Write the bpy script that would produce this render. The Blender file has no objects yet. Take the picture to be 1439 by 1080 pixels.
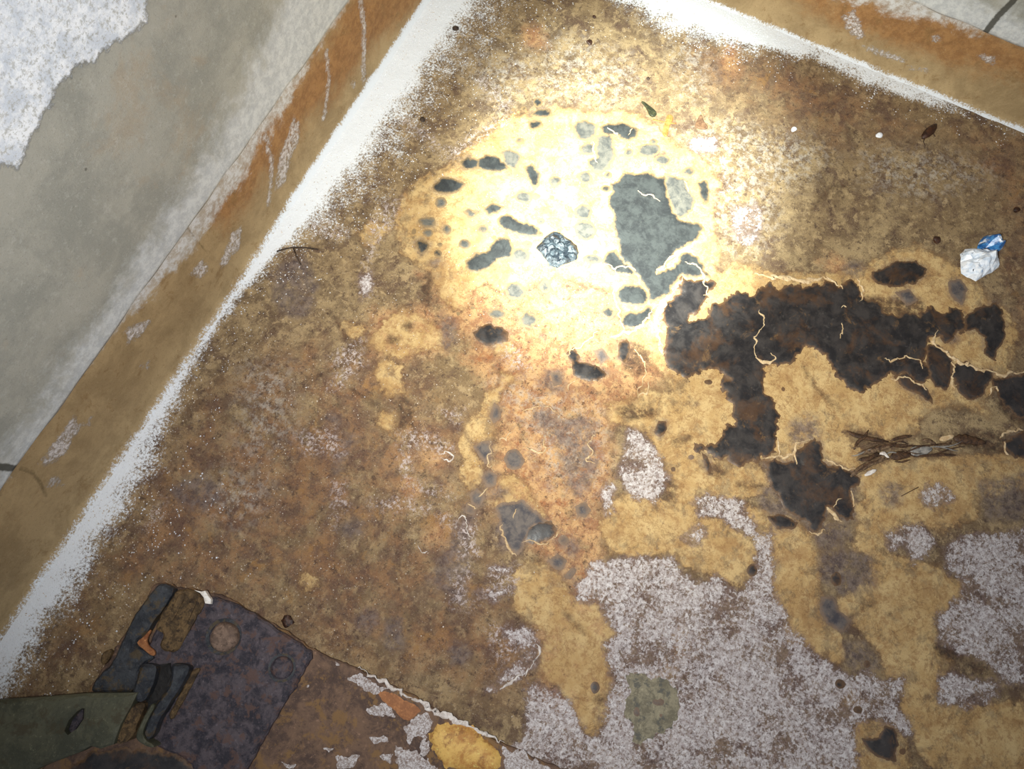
import bpy, bmesh, math, random
import numpy as np
from mathutils import Vector, Matrix, noise as mnoise
from mathutils.geometry import delaunay_2d_cdt

random.seed(7); rng = np.random.default_rng(7)
SC = bpy.context.scene
COL = SC.collection

# ------------------------------------------------------------------ camera
F, CX, CY, CAMH = 1050.0, 719.5, 540.0, 1.2
def cray(x, y): return np.array([(x - CX) / F, (y - CY) / F, 1.0])
def unit(v): return v / np.linalg.norm(v)
_Lp = ((595, 0), (20, 850)); _Rp = ((1039, 14), (1439, 178))
_R = unit(np.cross(cray(*_Rp[0]), cray(*_Rp[1])))
_n = unit(cray(688, 864))                       # straight down, in camera axes
_X = unit(np.cross(_R, _n)); _X = _X if _X[0] > 0 else -_X
_Z = -_n
_Y = np.cross(_Z, _X)
MW = np.array([_X, _Y, _Z])                     # camera axes -> room axes
def _isect():
    a, b = [np.cross([*p, 1.0], [*q, 1.0]) for p, q in (_Lp, _Rp)]
    c = np.cross(a, b); return c[0] / c[2], c[1] / c[2]
_c = MW @ cray(*_isect()); _c = _c / -_c[2] * CAMH
CAM = np.array([-_c[0], -_c[1], CAMH])          # corner of the room is the origin
cam = bpy.data.cameras.new('camera'); camo = bpy.data.objects.new('camera', cam); COL.objects.link(camo)
cam.sensor_width = 36; cam.sensor_fit = 'HORIZONTAL'; cam.lens = F / 1439 * 36; cam.clip_start = .01
_r, _u, _b = MW @ [1, 0, 0], MW @ [0, -1, 0], MW @ [0, 0, -1]
camo.matrix_world = Matrix([[_r[i], _u[i], _b[i], CAM[i]] for i in range(3)] + [[0, 0, 0, 1]])
SC.camera = camo

def at(x, y, z=0.0):                            # point of the room seen at a pixel, on the level z
    d = MW @ cray(x, y); return CAM + d * ((z - CAM[2]) / d[2])
def on_left(x, y, off=0.0):                     # on the left wall's plane x = off
    d = MW @ cray(x, y); return CAM + d * ((off - CAM[0]) / d[0])
def on_back(x, y, off=0.0):                     # on the back wall's plane y = -off
    d = MW @ cray(x, y); return CAM + d * ((-off - CAM[1]) / d[1])

# ------------------------------------------------------------------ light, exposure
w = bpy.data.worlds.new('world'); SC.world = w; w.use_nodes = True
w.node_tree.nodes['Background'].inputs[0].default_value = (.80, .88, 1.0, 1)
w.node_tree.nodes['Background'].inputs[1].default_value = .26
TORCH = CAM + MW @ np.array([-.10, .05, .02])
def spot(name, energy, half, blend, aim, color, r):
    l = bpy.data.lights.new(name, 'SPOT'); l.energy = energy; l.spot_size = math.radians(2 * half)
    l.spot_blend = blend; l.color = color; l.shadow_soft_size = r
    o = bpy.data.objects.new(name, l); COL.objects.link(o); o.location = TORCH
    o.rotation_euler = (Vector(aim) - Vector(TORCH)).to_track_quat('-Z', 'Y').to_euler(); return o
spot('torch_beam', 560, 14.5, 1.0, at(862, 280), (.90, 1.0, .94), .012)
spot('torch_halo', 66, 33, 1.0, at(880, 300), (1.0, 1.0, .84), .012)
spot('torch_spill', 46, 60, 1.0, at(800, 380), (.98, 1.0, 1.0), .012)
SC.cycles.max_bounces = 4; SC.cycles.diffuse_bounces = 2; SC.cycles.glossy_bounces = 2
vs = SC.view_settings
vs.view_transform = 'Standard'; vs.look = 'None'; vs.exposure = 0.14; vs.gamma = 1.0; vs.use_curve_mapping = False

# ------------------------------------------------------------------ node helpers
def lin(r, g, b):
    f = lambda c: (c / 12.92 if c <= .04045 else ((c + .055) / 1.055) ** 2.4)
    return (f(r / 255), f(g / 255), f(b / 255), 1.0)
class NT:
    def __init__(s, name, rough=.8, spec=.3):
        s.m = bpy.data.materials.new(name); s.m.use_nodes = True; s.t = s.m.node_tree
        s.b = s.t.nodes['Principled BSDF']; s.b.inputs['Roughness'].default_value = rough
        s.b.inputs['Specular IOR Level'].default_value = spec
        s.co = s.n('ShaderNodeTexCoord').outputs['Object']
    def n(s, t, **k):
        x = s.t.nodes.new(t)
        for a, v in k.items(): setattr(x, a, v)
        return x
    def put(s, sock, v):
        if hasattr(v, 'is_linked') or isinstance(v, bpy.types.NodeSocket): s.t.links.new(v, sock)
        else: sock.default_value = v
    def noise(s, scale, detail=6, rough=.6, dist=0, vec=None, seed=0, col=False):
        x = s.n('ShaderNodeTexNoise'); x.noise_dimensions = '4D'
        s.put(x.inputs['Vector'], vec or s.co); x.inputs['W'].default_value = seed
        for k, v in (('Scale', scale), ('Detail', detail), ('Roughness', rough), ('Distortion', dist)): x.inputs[k].default_value = v
        return x.outputs['Color' if col else 'Fac']
    def vor(s, scale, feat='F1', out='Distance', vec=None, rnd=1):
        x = s.n('ShaderNodeTexVoronoi', feature=feat); s.put(x.inputs['Vector'], vec or s.co)
        x.inputs['Scale'].default_value = scale; x.inputs['Randomness'].default_value = rnd; return x.outputs[out]
    def attr(s, name, out='Fac'):
        x = s.n('ShaderNodeAttribute', attribute_name=name); return x.outputs[out]
    def math(s, op, a, b=0.0, c=None, clamp=False):
        x = s.n('ShaderNodeMath', operation=op, use_clamp=clamp); s.put(x.inputs[0], a); s.put(x.inputs[1], b)
        if c is not None: s.put(x.inputs[2], c)
        return x.outputs[0]
    def ss(s, v, lo, hi, a=0.0, b=1.0):
        x = s.n('ShaderNodeMapRange', interpolation_type='SMOOTHSTEP'); s.put(x.inputs[0], v)
        for i, q in enumerate((lo, hi, a, b)): s.put(x.inputs[i + 1], q)
        return x.outputs[0]
    def mix(s, f, a, b):
        x = s.n('ShaderNodeMix', data_type='RGBA'); s.put(x.inputs[0], f); s.put(x.inputs[6], a); s.put(x.inputs[7], b); return x.outputs[2]
    def bump(s, h, dist=.002, strength=1.0, normal=None):
        x = s.n('ShaderNodeBump'); x.inputs['Strength'].default_value = strength; x.inputs['Distance'].default_value = dist
        s.put(x.inputs['Height'], h)
        if normal is not None: s.put(x.inputs['Normal'], normal)
        return x.outputs[0]
    def done(s, color, bump=None, rough=None):
        s.put(s.b.inputs['Base Color'], color)
        if bump is not None: s.put(s.b.inputs['Normal'], bump)
        if rough is not None: s.put(s.b.inputs['Roughness'], rough)
        return s.m

def edge_mask(t, name, amp, width, seed=0, f1=70, f2=260):
    """ragged-edged 0..1 mask from a signed-distance attribute (metres, + inside)"""
    n1 = t.math('SUBTRACT', t.noise(f1, 8, .68, .3, seed=seed), .5)
    v = t.math('MULTIPLY_ADD', n1, amp, t.attr(name))
    return t.ss(v, -width, width)

# ------------------------------------------------------------------ materials
def mat_floor():
    t = NT('stained_concrete_floor', .86, .25)
    cen = lambda n: t.math('SUBTRACT', n, .5)
    n_big = t.noise(7, 7, .62, .4, seed=1); n_mid = t.noise(24, 9, .74, .5, seed=2); n_fine = t.noise(130, 7, .78, seed=3); n_gr = t.noise(420, 5, .8, seed=4)
    n_60 = t.noise(55, 9, .76, .4, seed=7)
    c = t.mix(t.ss(n_mid, .41, .59), lin(110, 90, 68), lin(164, 140, 104))
    c = t.mix(t.math('MULTIPLY', t.ss(n_big, .42, .60), .6), c, lin(132, 108, 78))
    c = t.mix(t.math('MULTIPLY', t.ss(t.noise(15, 9, .74, .4, seed=9), .49, .60), .8), c, lin(98, 76, 62))
    c = t.mix(t.math('MULTIPLY', t.ss(n_60, .52, .59), .8), c, lin(176, 150, 112))
    # reddish-mauve iron staining
    red = t.math('MULTIPLY', t.ss(t.attr('red'), -.07, .06), t.ss(t.noise(11, 9, .74, .3, seed=11), .36, .58))
    c = t.mix(t.math('MULTIPLY', red, .8), c, t.mix(t.ss(t.noise(30, 9, .76, .4, seed=15), .44, .57), lin(104, 76, 64), lin(148, 108, 76)))
    c = t.mix(t.math('MULTIPLY', t.math('MULTIPLY', t.ss(t.attr('red'), -.04, .05), t.ss(t.noise(19, 9, .74, .5, seed=18), .54, .64)), .7), c, lin(158, 118, 72))
    org = t.math('MULTIPLY', t.ss(t.math('MULTIPLY_ADD', cen(t.noise(20, 9, .74, seed=16)), .12, t.attr('orange')), -.02, .02), t.ss(t.noise(28, 9, .74, .3, seed=12), .30, .50))
    c = t.mix(t.math('MULTIPLY', org, .9), c, t.mix(t.ss(t.noise(42, 9, .78, .3, seed=13), .43, .57), lin(158, 112, 80), lin(204, 160, 112)))
    c = t.mix(t.math('MULTIPLY', t.math('MULTIPLY', org, t.ss(t.noise(24, 9, .76, .3, seed=19), .54, .63)), .7), c, lin(158, 98, 60))
    # pale lime bloom, soft
    pale = t.math('MULTIPLY', t.ss(t.attr('pale'), -.05, .03), t.ss(t.noise(66, 9, .8, .2, seed=14), .47, .58))
    c = t.mix(t.math('MULTIPLY', pale, .6), c, lin(190, 180, 168))
    # granular surface: dark pits and light grit
    c = t.mix(t.math('MULTIPLY', t.ss(n_gr, .56, .66), .65), c, lin(204, 186, 164))
    c = t.mix(t.math('MULTIPLY', t.ss(t.noise(250, 6, .8, seed=5), .54, .64), .75), c, lin(66, 50, 43))
    c = t.mix(t.math('MULTIPLY', t.ss(t.noise(76, 10, .82, seed=6), .53, .59), .78), c, lin(78, 60, 51))
    # sparse white flecks in clusters
    spk = t.math('MULTIPLY', t.ss(t.math('MULTIPLY_ADD', cen(t.noise(40, 9, .76, seed=46)), .07, t.attr('speck')), -.012, .012), t.ss(t.noise(150, 8, .82, .6, seed=47), .50, .57))
    # ochre sediment film: solid in the middle, worn and broken towards its border
    e = t.math('MULTIPLY_ADD', cen(t.noise(50, 10, .78, .35, seed=21)), .052, t.math('ADD', t.attr('tan'), .004))
    e = t.math('MULTIPLY_ADD', cen(n_fine), .014, e)
    tanm = t.ss(e, -.003, .004)
    worn = t.ss(t.math('SUBTRACT', t.noise(34, 10, .78, .4, seed=22), t.math('MULTIPLY', t.math('MINIMUM', t.math('MAXIMUM', t.attr('tan'), 0.0), .05), 1.7)), .46, .56)
    tancol = t.mix(t.ss(n_mid, .38, .62), lin(186, 150, 100), lin(208, 177, 126))
    tancol = t.mix(t.math('MULTIPLY', t.ss(t.noise(64, 10, .82, seed=23), .50, .58), .72), tancol, lin(158, 120, 80))
    tancol = t.mix(t.math('MULTIPLY', t.ss(t.noise(16, 10, .8, .5, seed=25), .51, .58), .6), tancol, lin(160, 122, 80))
    tancol = t.mix(t.math('MULTIPLY', t.ss(t.noise(300, 6, .8, seed=24), .56, .65), .5), tancol, lin(122, 88, 58))
    tancol = t.mix(t.math('MULTIPLY', t.ss(t.math('ABSOLUTE', cen(t.noise(13, 8, .7, .6, seed=26))), .012, .002), .45), tancol, lin(120, 84, 52))
    tanf = t.math('MULTIPLY', tanm, t.math('SUBTRACT', 1.0, t.math('MULTIPLY', worn, .7)))
    rim = t.math('MULTIPLY', t.ss(t.math('ABSOLUTE', e), .008, .0), .5)
    c = t.mix(rim, c, lin(108, 78, 54))
    c = t.mix(tanf, c, tancol)
    # greyish-purple bruised stains, soft
    sm = t.math('MULTIPLY', edge_mask(t, 'smudge', .022, .009, 31, 80), t.ss(t.noise(60, 9, .78, seed=32), .34, .56))
    c = t.mix(t.math('MULTIPLY', sm, .78), c, t.mix(t.ss(t.noise(80, 9, .78, seed=33), .43, .57), lin(80, 69, 70), lin(128, 112, 104)))
    dk = t.math('MULTIPLY', edge_mask(t, 'dark', .024, .007, 34, 90), t.ss(t.noise(70, 9, .78, seed=35), .36, .54))
    c = t.mix(t.math('MULTIPLY', dk, .85), c, t.mix(t.ss(n_fine, .42, .58), lin(56, 42, 36), lin(94, 68, 50)))
    c = t.mix(t.math('MULTIPLY', spk, .8), c, lin(206, 190, 186))
    # white efflorescence: dense crust pricked by dark specks, broken by bare brown spots
    wd_ = t.math('MULTIPLY_ADD', cen(t.noise(46, 10, .78, .3, seed=41)), .062, t.math('ADD', t.attr('white'), .007))
    dens = t.ss(wd_, -.008, .012)
    bare = t.math('MULTIPLY', t.ss(t.noise(14, 10, .8, .4, seed=45), .48, .62), .13)
    sp = t.math('ADD', t.math('MULTIPLY', t.noise(210, 7, .82, .2, seed=42), .8), t.math('MULTIPLY', t.noise(60, 9, .78, seed=43), .3))
    wm = t.ss(t.math('SUBTRACT', t.math('SUBTRACT', t.math('MULTIPLY_ADD', dens, .355, .24), bare), sp), -.03, .05)
    wm = t.math('MULTIPLY', wm, t.ss(dens, .02, .2))
    wc = t.mix(t.ss(t.noise(120, 9, .8, seed=44), .42, .58), lin(176, 162, 158), lin(228, 220, 218))
    c = t.mix(t.math('MULTIPLY', t.ss(dens, .2, .9), .65), c, t.mix(t.ss(n_fine, .42, .58), lin(90, 72, 68), lin(136, 114, 108)))
    c = t.mix(t.math('MULTIPLY', wm, .88), c, wc)
    c = t.mix(t.math('MULTIPLY', t.math('MULTIPLY', dens, t.ss(t.noise(180, 6, .8, seed=48), .55, .61)), .75), c, lin(92, 74, 70))
    # bright salt at the foot of the walls
    sd = t.math('MULTIPLY_ADD', cen(t.noise(22, 9, .76, seed=51)), .6, t.attr('salt'))
    sm2 = t.ss(t.math('SUBTRACT', sd, t.math('ADD', t.math('MULTIPLY', t.noise(250, 6, .84, seed=52), .95), .06)), -.05, .07)
    c = t.mix(t.math('MULTIPLY', sm2, .95), c, lin(246, 249, 254))
    h = t.math('ADD', t.math('MULTIPLY', n_fine, .6), t.math('MULTIPLY', n_gr, .7))
    h = t.math('ADD', h, t.math('MULTIPLY', n_mid, .8))
    damp = t.math('SUBTRACT', .9, t.math('MULTIPLY', dk, .35))
    return t.done(c, t.bump(h, .0022, .9), damp)

def mat_wall():
    t = NT('grey_cement_render', .9, .2)
    cen = lambda n: t.math('SUBTRACT', n, .5)
    n1 = t.noise(9, 9, .74, .3, seed=61); n2 = t.noise(60, 9, .8, seed=62); n3 = t.noise(330, 6, .82, seed=63)
    c = t.mix(t.ss(n1, .40, .60), lin(152, 151, 142), lin(172, 169, 158))
    c = t.mix(t.math('MULTIPLY', t.ss(t.noise(6, 9, .76, .3, seed=64), .53, .64), .4), c, lin(172, 152, 126))
    c = t.mix(t.math('MULTIPLY', t.ss(n2, .53, .62), .45), c, lin(190, 188, 180))
    c = t.mix(t.math('MULTIPLY', t.ss(n3, .54, .64), .5), c, lin(118, 114, 104))
    c = t.mix(t.math('MULTIPLY', t.ss(t.noise(300, 5, .8, seed=60), .57, .66), .5), c, lin(198, 196, 190))
    c = t.mix(t.math('MULTIPLY', t.ss(t.vor(16), .045, .02), .7), c, lin(88, 82, 74))
    edge = t.math('MULTIPLY', t.ss(t.math('MULTIPLY_ADD', cen(t.noise(11, 10, .8, .3, seed=65)), .26, t.attr('lime')), -.035, .04), .85)
    c = t.mix(edge, c, t.mix(t.ss(n2, .42, .58), lin(192, 195, 198), lin(220, 222, 222)))
    wd = t.math('MULTIPLY_ADD', cen(t.noise(70, 10, .8, seed=66)), .045, t.attr('white'))
    wm = t.ss(wd, -.003, .003)
    holes = t.math('MULTIPLY', t.ss(t.noise(140, 8, .8, seed=67), .50, .58), t.ss(t.attr('white'), .16, .0, .25, 1.0))
    c = t.mix(t.math('MULTIPLY', wm, t.math('SUBTRACT', 1, t.math('MULTIPLY', holes, .7))), c, t.mix(t.ss(t.noise(26, 9, .76, seed=68), .42, .58), lin(212, 218, 228), lin(248, 250, 254)))
    dk = edge_mask(t, 'dark', .006, .0015, 69, 150)
    c = t.mix(t.math('MULTIPLY', dk, .9), c, lin(70, 68, 60))
    h = t.math('ADD', t.math('MULTIPLY', n2, .7), t.math('MULTIPLY', n3, .5)); h = t.math('MULTIPLY_ADD', wm, .8, h)
    return t.done(c, t.bump(h, .0016, .8))

def mat_skirting():
    t = NT('ochre_stained_mortar', .8, .3)
    cen = lambda n: t.math('SUBTRACT', n, .5)
    n1 = t.noise(11, 9, .74, .4, seed=71); n2 = t.noise(55, 9, .8, seed=72); n3 = t.noise(320, 6, .82, seed=73)
    c = t.mix(t.ss(n1, .40, .60), lin(154, 130, 94), lin(178, 152, 112))
    c = t.mix(t.math('MULTIPLY', t.ss(t.math('MULTIPLY_ADD', cen(t.noise(14, 9, .76, .5, seed=74)), .16, t.attr('rust')), -.03, .03), .85), c, t.mix(t.ss(n2, .42, .58), lin(142, 98, 58), lin(170, 124, 76)))
    c = t.mix(t.math('MULTIPLY', t.ss(t.noise(26, 10, .8, .6, seed=75), .54, .62), .55), c, lin(132, 102, 64))
    c = t.mix(t.math('MULTIPLY', t.ss(n3, .54, .64), .5), c, lin(112, 86, 54))
    c = t.mix(t.math('MULTIPLY', t.ss(t.noise(280, 5, .8, seed=70), .57, .66), .4), c, lin(206, 180, 140))
    up = t.ss(t.math('MULTIPLY_ADD', cen(t.noise(16, 10, .8, .3, seed=76)), .15, t.attr('lime')), -.010, .014)
    c = t.mix(t.math('MULTIPLY', up, t.ss(n2, .36, .58, .45, .95)), c, t.mix(t.ss(n2, .42, .58), lin(190, 186, 180), lin(216, 216, 216)))
    we = t.math('MULTIPLY_ADD', cen(t.noise(60, 10, .82, .3, seed=77)), .048, t.attr('white'))
    wm = t.math('MULTIPLY', t.ss(we, -.003, .004), t.ss(t.noise(170, 8, .82, seed=80), .56, .48, .15, 1.0))
    c = t.mix(t.math('MULTIPLY', wm, .92), c, t.mix(t.ss(n3, .42, .58), lin(206, 194, 188), lin(238, 232, 230)))
    sd = t.math('SUBTRACT', t.math('MULTIPLY_ADD', cen(t.noise(22, 9, .76, seed=59)), .5, t.attr('salt')), t.math('MULTIPLY', t.noise(250, 6, .84, seed=78), 1.0))
    c = t.mix(t.ss(sd, -.06, .08), c, lin(226, 229, 234))
    dk = edge_mask(t, 'dark', .006, .002, 79, 150)
    c = t.mix(t.math('MULTIPLY', dk, .6), c, lin(92, 76, 48))
    h = t.math('ADD', t.math('MULTIPLY', n2, .8), t.math('MULTIPLY', n3, .4)); h = t.math('MULTIPLY_ADD', wm, .6, h)
    return t.done(c, t.bump(h, .0016, .8))

def mat_black():
    t = NT('black_sludge_and_shade', .42, .5)
    n1 = t.noise(38, 8, .68, .5, seed=81); n2 = t.noise(16, 7, .65, .4, seed=82); n3 = t.noise(230, 5, .7, seed=83)
    c = t.mix(t.ss(n1, .40, .62), lin(34, 31, 32), lin(54, 48, 46))
    c = t.mix(t.math('MULTIPLY', t.ss(n2, .50, .62), .8), c, lin(78, 54, 36))
    c = t.mix(t.math('MULTIPLY', t.ss(t.noise(30, 10, .8, .6, seed=86), .56, .64), .7), c, lin(112, 84, 54))
    c = t.mix(t.math('MULTIPLY', t.ss(t.noise(55, 9, .72, 1.2, seed=84), .57, .68), .5), c, lin(88, 82, 78))
    c = t.mix(t.math('MULTIPLY', t.ss(n3, .64, .74), .6), c, lin(110, 96, 84))
    c = t.mix(t.ss(t.math('MULTIPLY_ADD', t.math('SUBTRACT', t.noise(150, 6, .72, seed=85), .5), .012, t.attr('rim')), .0050, .0004, 0, .6), c, lin(118, 86, 56))
    h = t.math('ADD', t.math('MULTIPLY', n1, 1.0), t.math('MULTIPLY', n3, .3))
    return t.done(c, t.bump(h, .0016, .5), t.ss(n1, .3, .7, .34, .62))
def mat_grey():
    t = NT('grey_mould', .7, .35)
    n1 = t.noise(60, 8, .68, .4, seed=91); n3 = t.noise(300, 5, .7, seed=92)
    c = t.mix(t.ss(n1, .38, .62), lin(66, 62, 66), lin(104, 94, 88))
    c = t.mix(t.math('MULTIPLY', t.ss(n3, .58, .7), .5), c, lin(150, 126, 96))
    c = t.mix(t.ss(t.math('MULTIPLY_ADD', t.math('SUBTRACT', n3, .5), .010, t.attr('rim')), .0075, .0006, 0, .6), c, lin(138, 110, 84))
    return t.done(c, t.bump(t.math('ADD', n1, n3), .001, .5))
def mat_slate(name, a, b, c3):
    t = NT(name, .5, .45)
    n1 = t.noise(45, 9, .74, .4, seed=95); n3 = t.noise(260, 7, .8, seed=96)
    c = t.mix(t.ss(n1, .40, .60), lin(*a), lin(*b))
    c = t.mix(t.math('MULTIPLY', t.ss(n3, .57, .66), .5), c, lin(*c3))
    c = t.mix(t.ss(t.math('MULTIPLY_ADD', t.math('SUBTRACT', t.noise(150, 8, .78, seed=97), .5), .016, t.attr('rim')), .0058, .0002, 0, .8), c, lin(150, 122, 84))
    return t.done(c, t.bump(t.math('ADD', n1, n3), .0012, .5))
def mat_plain(name, c1, c2, scale=40, rough=.7, c3=None, fine=300, bump=.0012, spec=.35):
    t = NT(name, rough, spec)
    n1 = t.noise(scale, 9, .76, .4, seed=len(name)); n3 = t.noise(fine, 6, .8, seed=3)
    c = t.mix(t.ss(n1, .42, .58), lin(*c1), lin(*c2))
    c = t.mix(t.math('MULTIPLY', t.ss(n3, .55, .66), .45), c, lin(*[min(255, int(v * 1.5) + 8) for v in c2])); c = t.mix(t.math('MULTIPLY', t.ss(n3, .45, .34), .55), c, lin(*[int(v * .55) for v in c1]))
    if c3: c = t.mix(t.math('MULTIPLY', t.ss(t.noise(scale * 1.7, 8, .7, .3, seed=17), .52, .60), .85), c, lin(*c3))
    return t.done(c, t.bump(t.math('ADD', n1, t.math('MULTIPLY', n3, .6)), bump, .7))
M = dict(floor=mat_floor(), wall=mat_wall(), skirt=mat_skirting(), black=mat_black(), grey=mat_grey())
M['slate'] = mat_slate('slate_sludge', (40, 41, 42), (60, 62, 61), (90, 90, 84)); M['slate_pale'] = mat_slate('thin_grey_green_film', (70, 70, 68), (104, 100, 92), (150, 136, 114))
M['vein'] = mat_plain('pale_mineral_crust', (186, 154, 114), (212, 186, 148), 120, .85)
M['vein_white'] = mat_plain('white_mineral_crust', (190, 176, 166), (226, 216, 208), 120, .85)
M['salt'] = mat_plain('salt_crystals', (226, 226, 232), (246, 246, 250), 200, .7)
M['grit'] = mat_plain('pale_grit', (180, 160, 136), (224, 208, 190), 30, .6)
M['rust_plate'] = mat_plain('pitted_dark_rust', (46, 42, 50), (88, 78, 82), 46, .5, (94, 70, 62), 200, .004)
M['rust_dark'] = mat_plain('blackened_steel', (36, 38, 44), (62, 64, 68), 30, .45, (80, 66, 46), 200, .003)
M['bolt'] = mat_plain('brown_bolt_rust', (104, 84, 72), (132, 108, 92), 60, .7, (84, 66, 56), 220, .003)
M['gap_black'] = mat_plain('caked_black_grime', (22, 20, 20), (36, 32, 30), 40, .6, None, 240, .002)  # near-black colour standing in for shade between the knuckles
M['rust_brown'] = mat_plain('brown_rust', (70, 54, 36), (112, 88, 58), 60, .75, (50, 38, 28), 260, .003)
M['rust_orange'] = mat_plain('orange_rust', (132, 80, 48), (168, 112, 70), 60, .8, None, 260, .003)
M['olive'] = mat_plain('olive_grimy_steel', (66, 66, 52), (86, 84, 66), 14, .6, (70, 62, 44), 200, .0012)
M['plinth'] = mat_plain('rust_stained_plinth', (80, 62, 54), (116, 90, 72), 22, .8, (130, 98, 62), 150, .0025)
M['pad_white'] = mat_plain('lime_bloom', (150, 134, 126), (214, 206, 204), 260, .9, (118, 92, 78), 400, .002)
M['amber'] = mat_plain('amber_rust_blister', (176, 122, 62), (218, 174, 96), 22, .5, (146, 98, 54), 200, .002)
M['orange'] = mat_plain('orange_stain', (142, 92, 58), (168, 112, 70), 50, .7)
M['stone'] = mat_plain('olive_stone', (112, 104, 86), (146, 136, 112), 50, .75, (88, 86, 80), 300, .002)
M['brown'] = mat_plain('brown_flake', (92, 66, 48), (128, 96, 70), 80, .6)
M['leaf'] = mat_plain('dark_dried_leaf', (38, 40, 28), (66, 66, 44), 120, .5)
M['chip'] = mat_plain('orange_chip', (176, 92, 44), (200, 120, 64), 120, .6)
M['insect'] = mat_plain('dark_husk', (40, 24, 18), (74, 46, 32), 150, .4)
M['fibre'] = mat_plain('dried_fibre', (70, 50, 36), (120, 96, 72), 150, .6)
M['fibre_grey'] = mat_plain('grey_dried_blade', (110, 106, 104), (150, 142, 134), 150, .5)
M['fibre_dark'] = mat_plain('dark_dried_blade', (52, 36, 26), (88, 62, 42), 150, .5)
M['scrap'] = mat_plain('wrinkled_dark_film', (24, 30, 38), (58, 66, 72), 90, .35, None, 200, .002, .6)
M['root'] = mat_plain('dark_root', (42, 32, 26), (72, 56, 44), 150, .7)
M['white_chip'] = mat_plain('white_paint_chip', (226, 216, 204), (244, 238, 230), 150, .5)
def mat_wrapper(name, blue):
    t = NT(name, .32, .6); n = t.noise(38, 4, .6, .8, seed=5 if blue else 8); f = t.noise(120, 5, .6, seed=6)
    c = t.mix(t.ss(f, .4, .6), lin(206, 216, 230), lin(242, 244, 250))
    if blue: c = t.mix(t.ss(n, .60, .52), c, t.mix(t.ss(f, .4, .6), lin(24, 84, 148), lin(70, 140, 200)))
    else:
        c = t.mix(t.ss(n, .62, .65), c, lin(92, 150, 206)); c = t.mix(t.ss(t.noise(60, 3, .5, 1.5, seed=9), .67, .69), c, lin(40, 44, 60))
    return t.done(c, t.bump(f, .001, .4))
M['wrap_white'] = mat_wrapper('white_wrapper_film', False); M['wrap_blue'] = mat_wrapper('blue_wrapper_film', True)

# ------------------------------------------------------------------ scene helpers
def mesh_obj(name, V, Fc, mat, parent=None, smooth=False, **props):
    me = bpy.data.meshes.new(name); me.from_pydata([tuple(map(float, v)) for v in V], [], [tuple(map(int, f)) for f in Fc]); me.update()
    o = bpy.data.objects.new(name, me); COL.objects.link(o)
    if mat: me.materials.append(M[mat])
    if smooth: me.polygons.foreach_set('use_smooth', [True] * len(me.polygons))
    if parent: o.parent = parent
    for k, v in props.items(): o[k] = v
    return o
def thing(name, label, cat, loc=(0, 0, 0), **props):
    o = bpy.data.objects.new(name, None); COL.objects.link(o); o.location = [float(c) for c in loc]; o.empty_display_size = .02
    o['label'] = label; o['category'] = cat
    for k, v in props.items(): o[k] = v
    return o
def rel(o, parent):              # parts are built in room coordinates: keep them there under a moved parent
    o.parent = parent; o.matrix_parent_inverse = Matrix.Translation(-Vector(parent.location)); return o
K = 1439 / 400.0
def cp(x0, y0, pts): return [(x0 + u / K, y0 + v / K) for u, v in pts]      # coordinates read off a 400x300 enlargement
def disc(x0, y0, u, v, ru, rv=None, n=14):
    rv = rv or ru; return cp(x0, y0, [(u + ru * math.cos(a) * random.uniform(.86, 1.12), v + rv * math.sin(a) * random.uniform(.86, 1.12)) for a in np.linspace(0, 2 * math.pi, n, endpoint=False)])
def fl(pts): return np.array([at(x, y)[:2] for x, y in pts])
def sdf(P, poly):                # signed distance, + inside
    A = np.asarray(poly); B = np.roll(A, -1, 0); best = np.full(len(P), 1e9); ins = np.zeros(len(P), bool)
    for a, b in zip(A, B):
        e = b - a; wv = P - a; tt = np.clip((wv @ e) / max(e @ e, 1e-12), 0, 1)
        d = wv - tt[:, None] * e; best = np.minimum(best, (d * d).sum(1))
        cr = ((a[1] <= P[:, 1]) & (b[1] > P[:, 1])) | ((b[1] <= P[:, 1]) & (a[1] > P[:, 1]))
        with np.errstate(divide='ignore', invalid='ignore'): xi = a[0] + (P[:, 1] - a[1]) / (b[1] - a[1]) * e[0]
        ins ^= cr & (P[:, 0] < xi)
    return np.where(ins, 1, -1) * np.sqrt(best)
def line_sdf(P, line, wd):
    A = np.asarray(line); best = np.full(len(P), 1e9)
    for a, b in zip(A[:-1], A[1:]):
        e = b - a; wv = P - a; tt = np.clip((wv @ e) / max(e @ e, 1e-12), 0, 1); d = wv - tt[:, None] * e; best = np.minimum(best, (d * d).sum(1))
    return wd - np.sqrt(best)
def field(P, polys, lines=(), pad=.10):
    out = np.full(len(P), -pad)
    for pl in polys:
        A = np.asarray(pl); lo, hi = A.min(0) - pad, A.max(0) + pad
        m = ((P >= lo) & (P <= hi)).all(1)
        if m.any(): out[m] = np.maximum(out[m], sdf(P[m], A))
    for ln, wd in lines:
        A = np.asarray(ln); lo, hi = A.min(0) - pad, A.max(0) + pad
        m = ((P >= lo) & (P <= hi)).all(1)
        if m.any(): out[m] = np.maximum(out[m], line_sdf(P[m], A, wd))
    return out
def set_attr(o, name, vals):
    a = o.data.attributes.new(name, 'FLOAT', 'POINT'); a.data.foreach_set('value', np.asarray(vals, np.float32))
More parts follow.
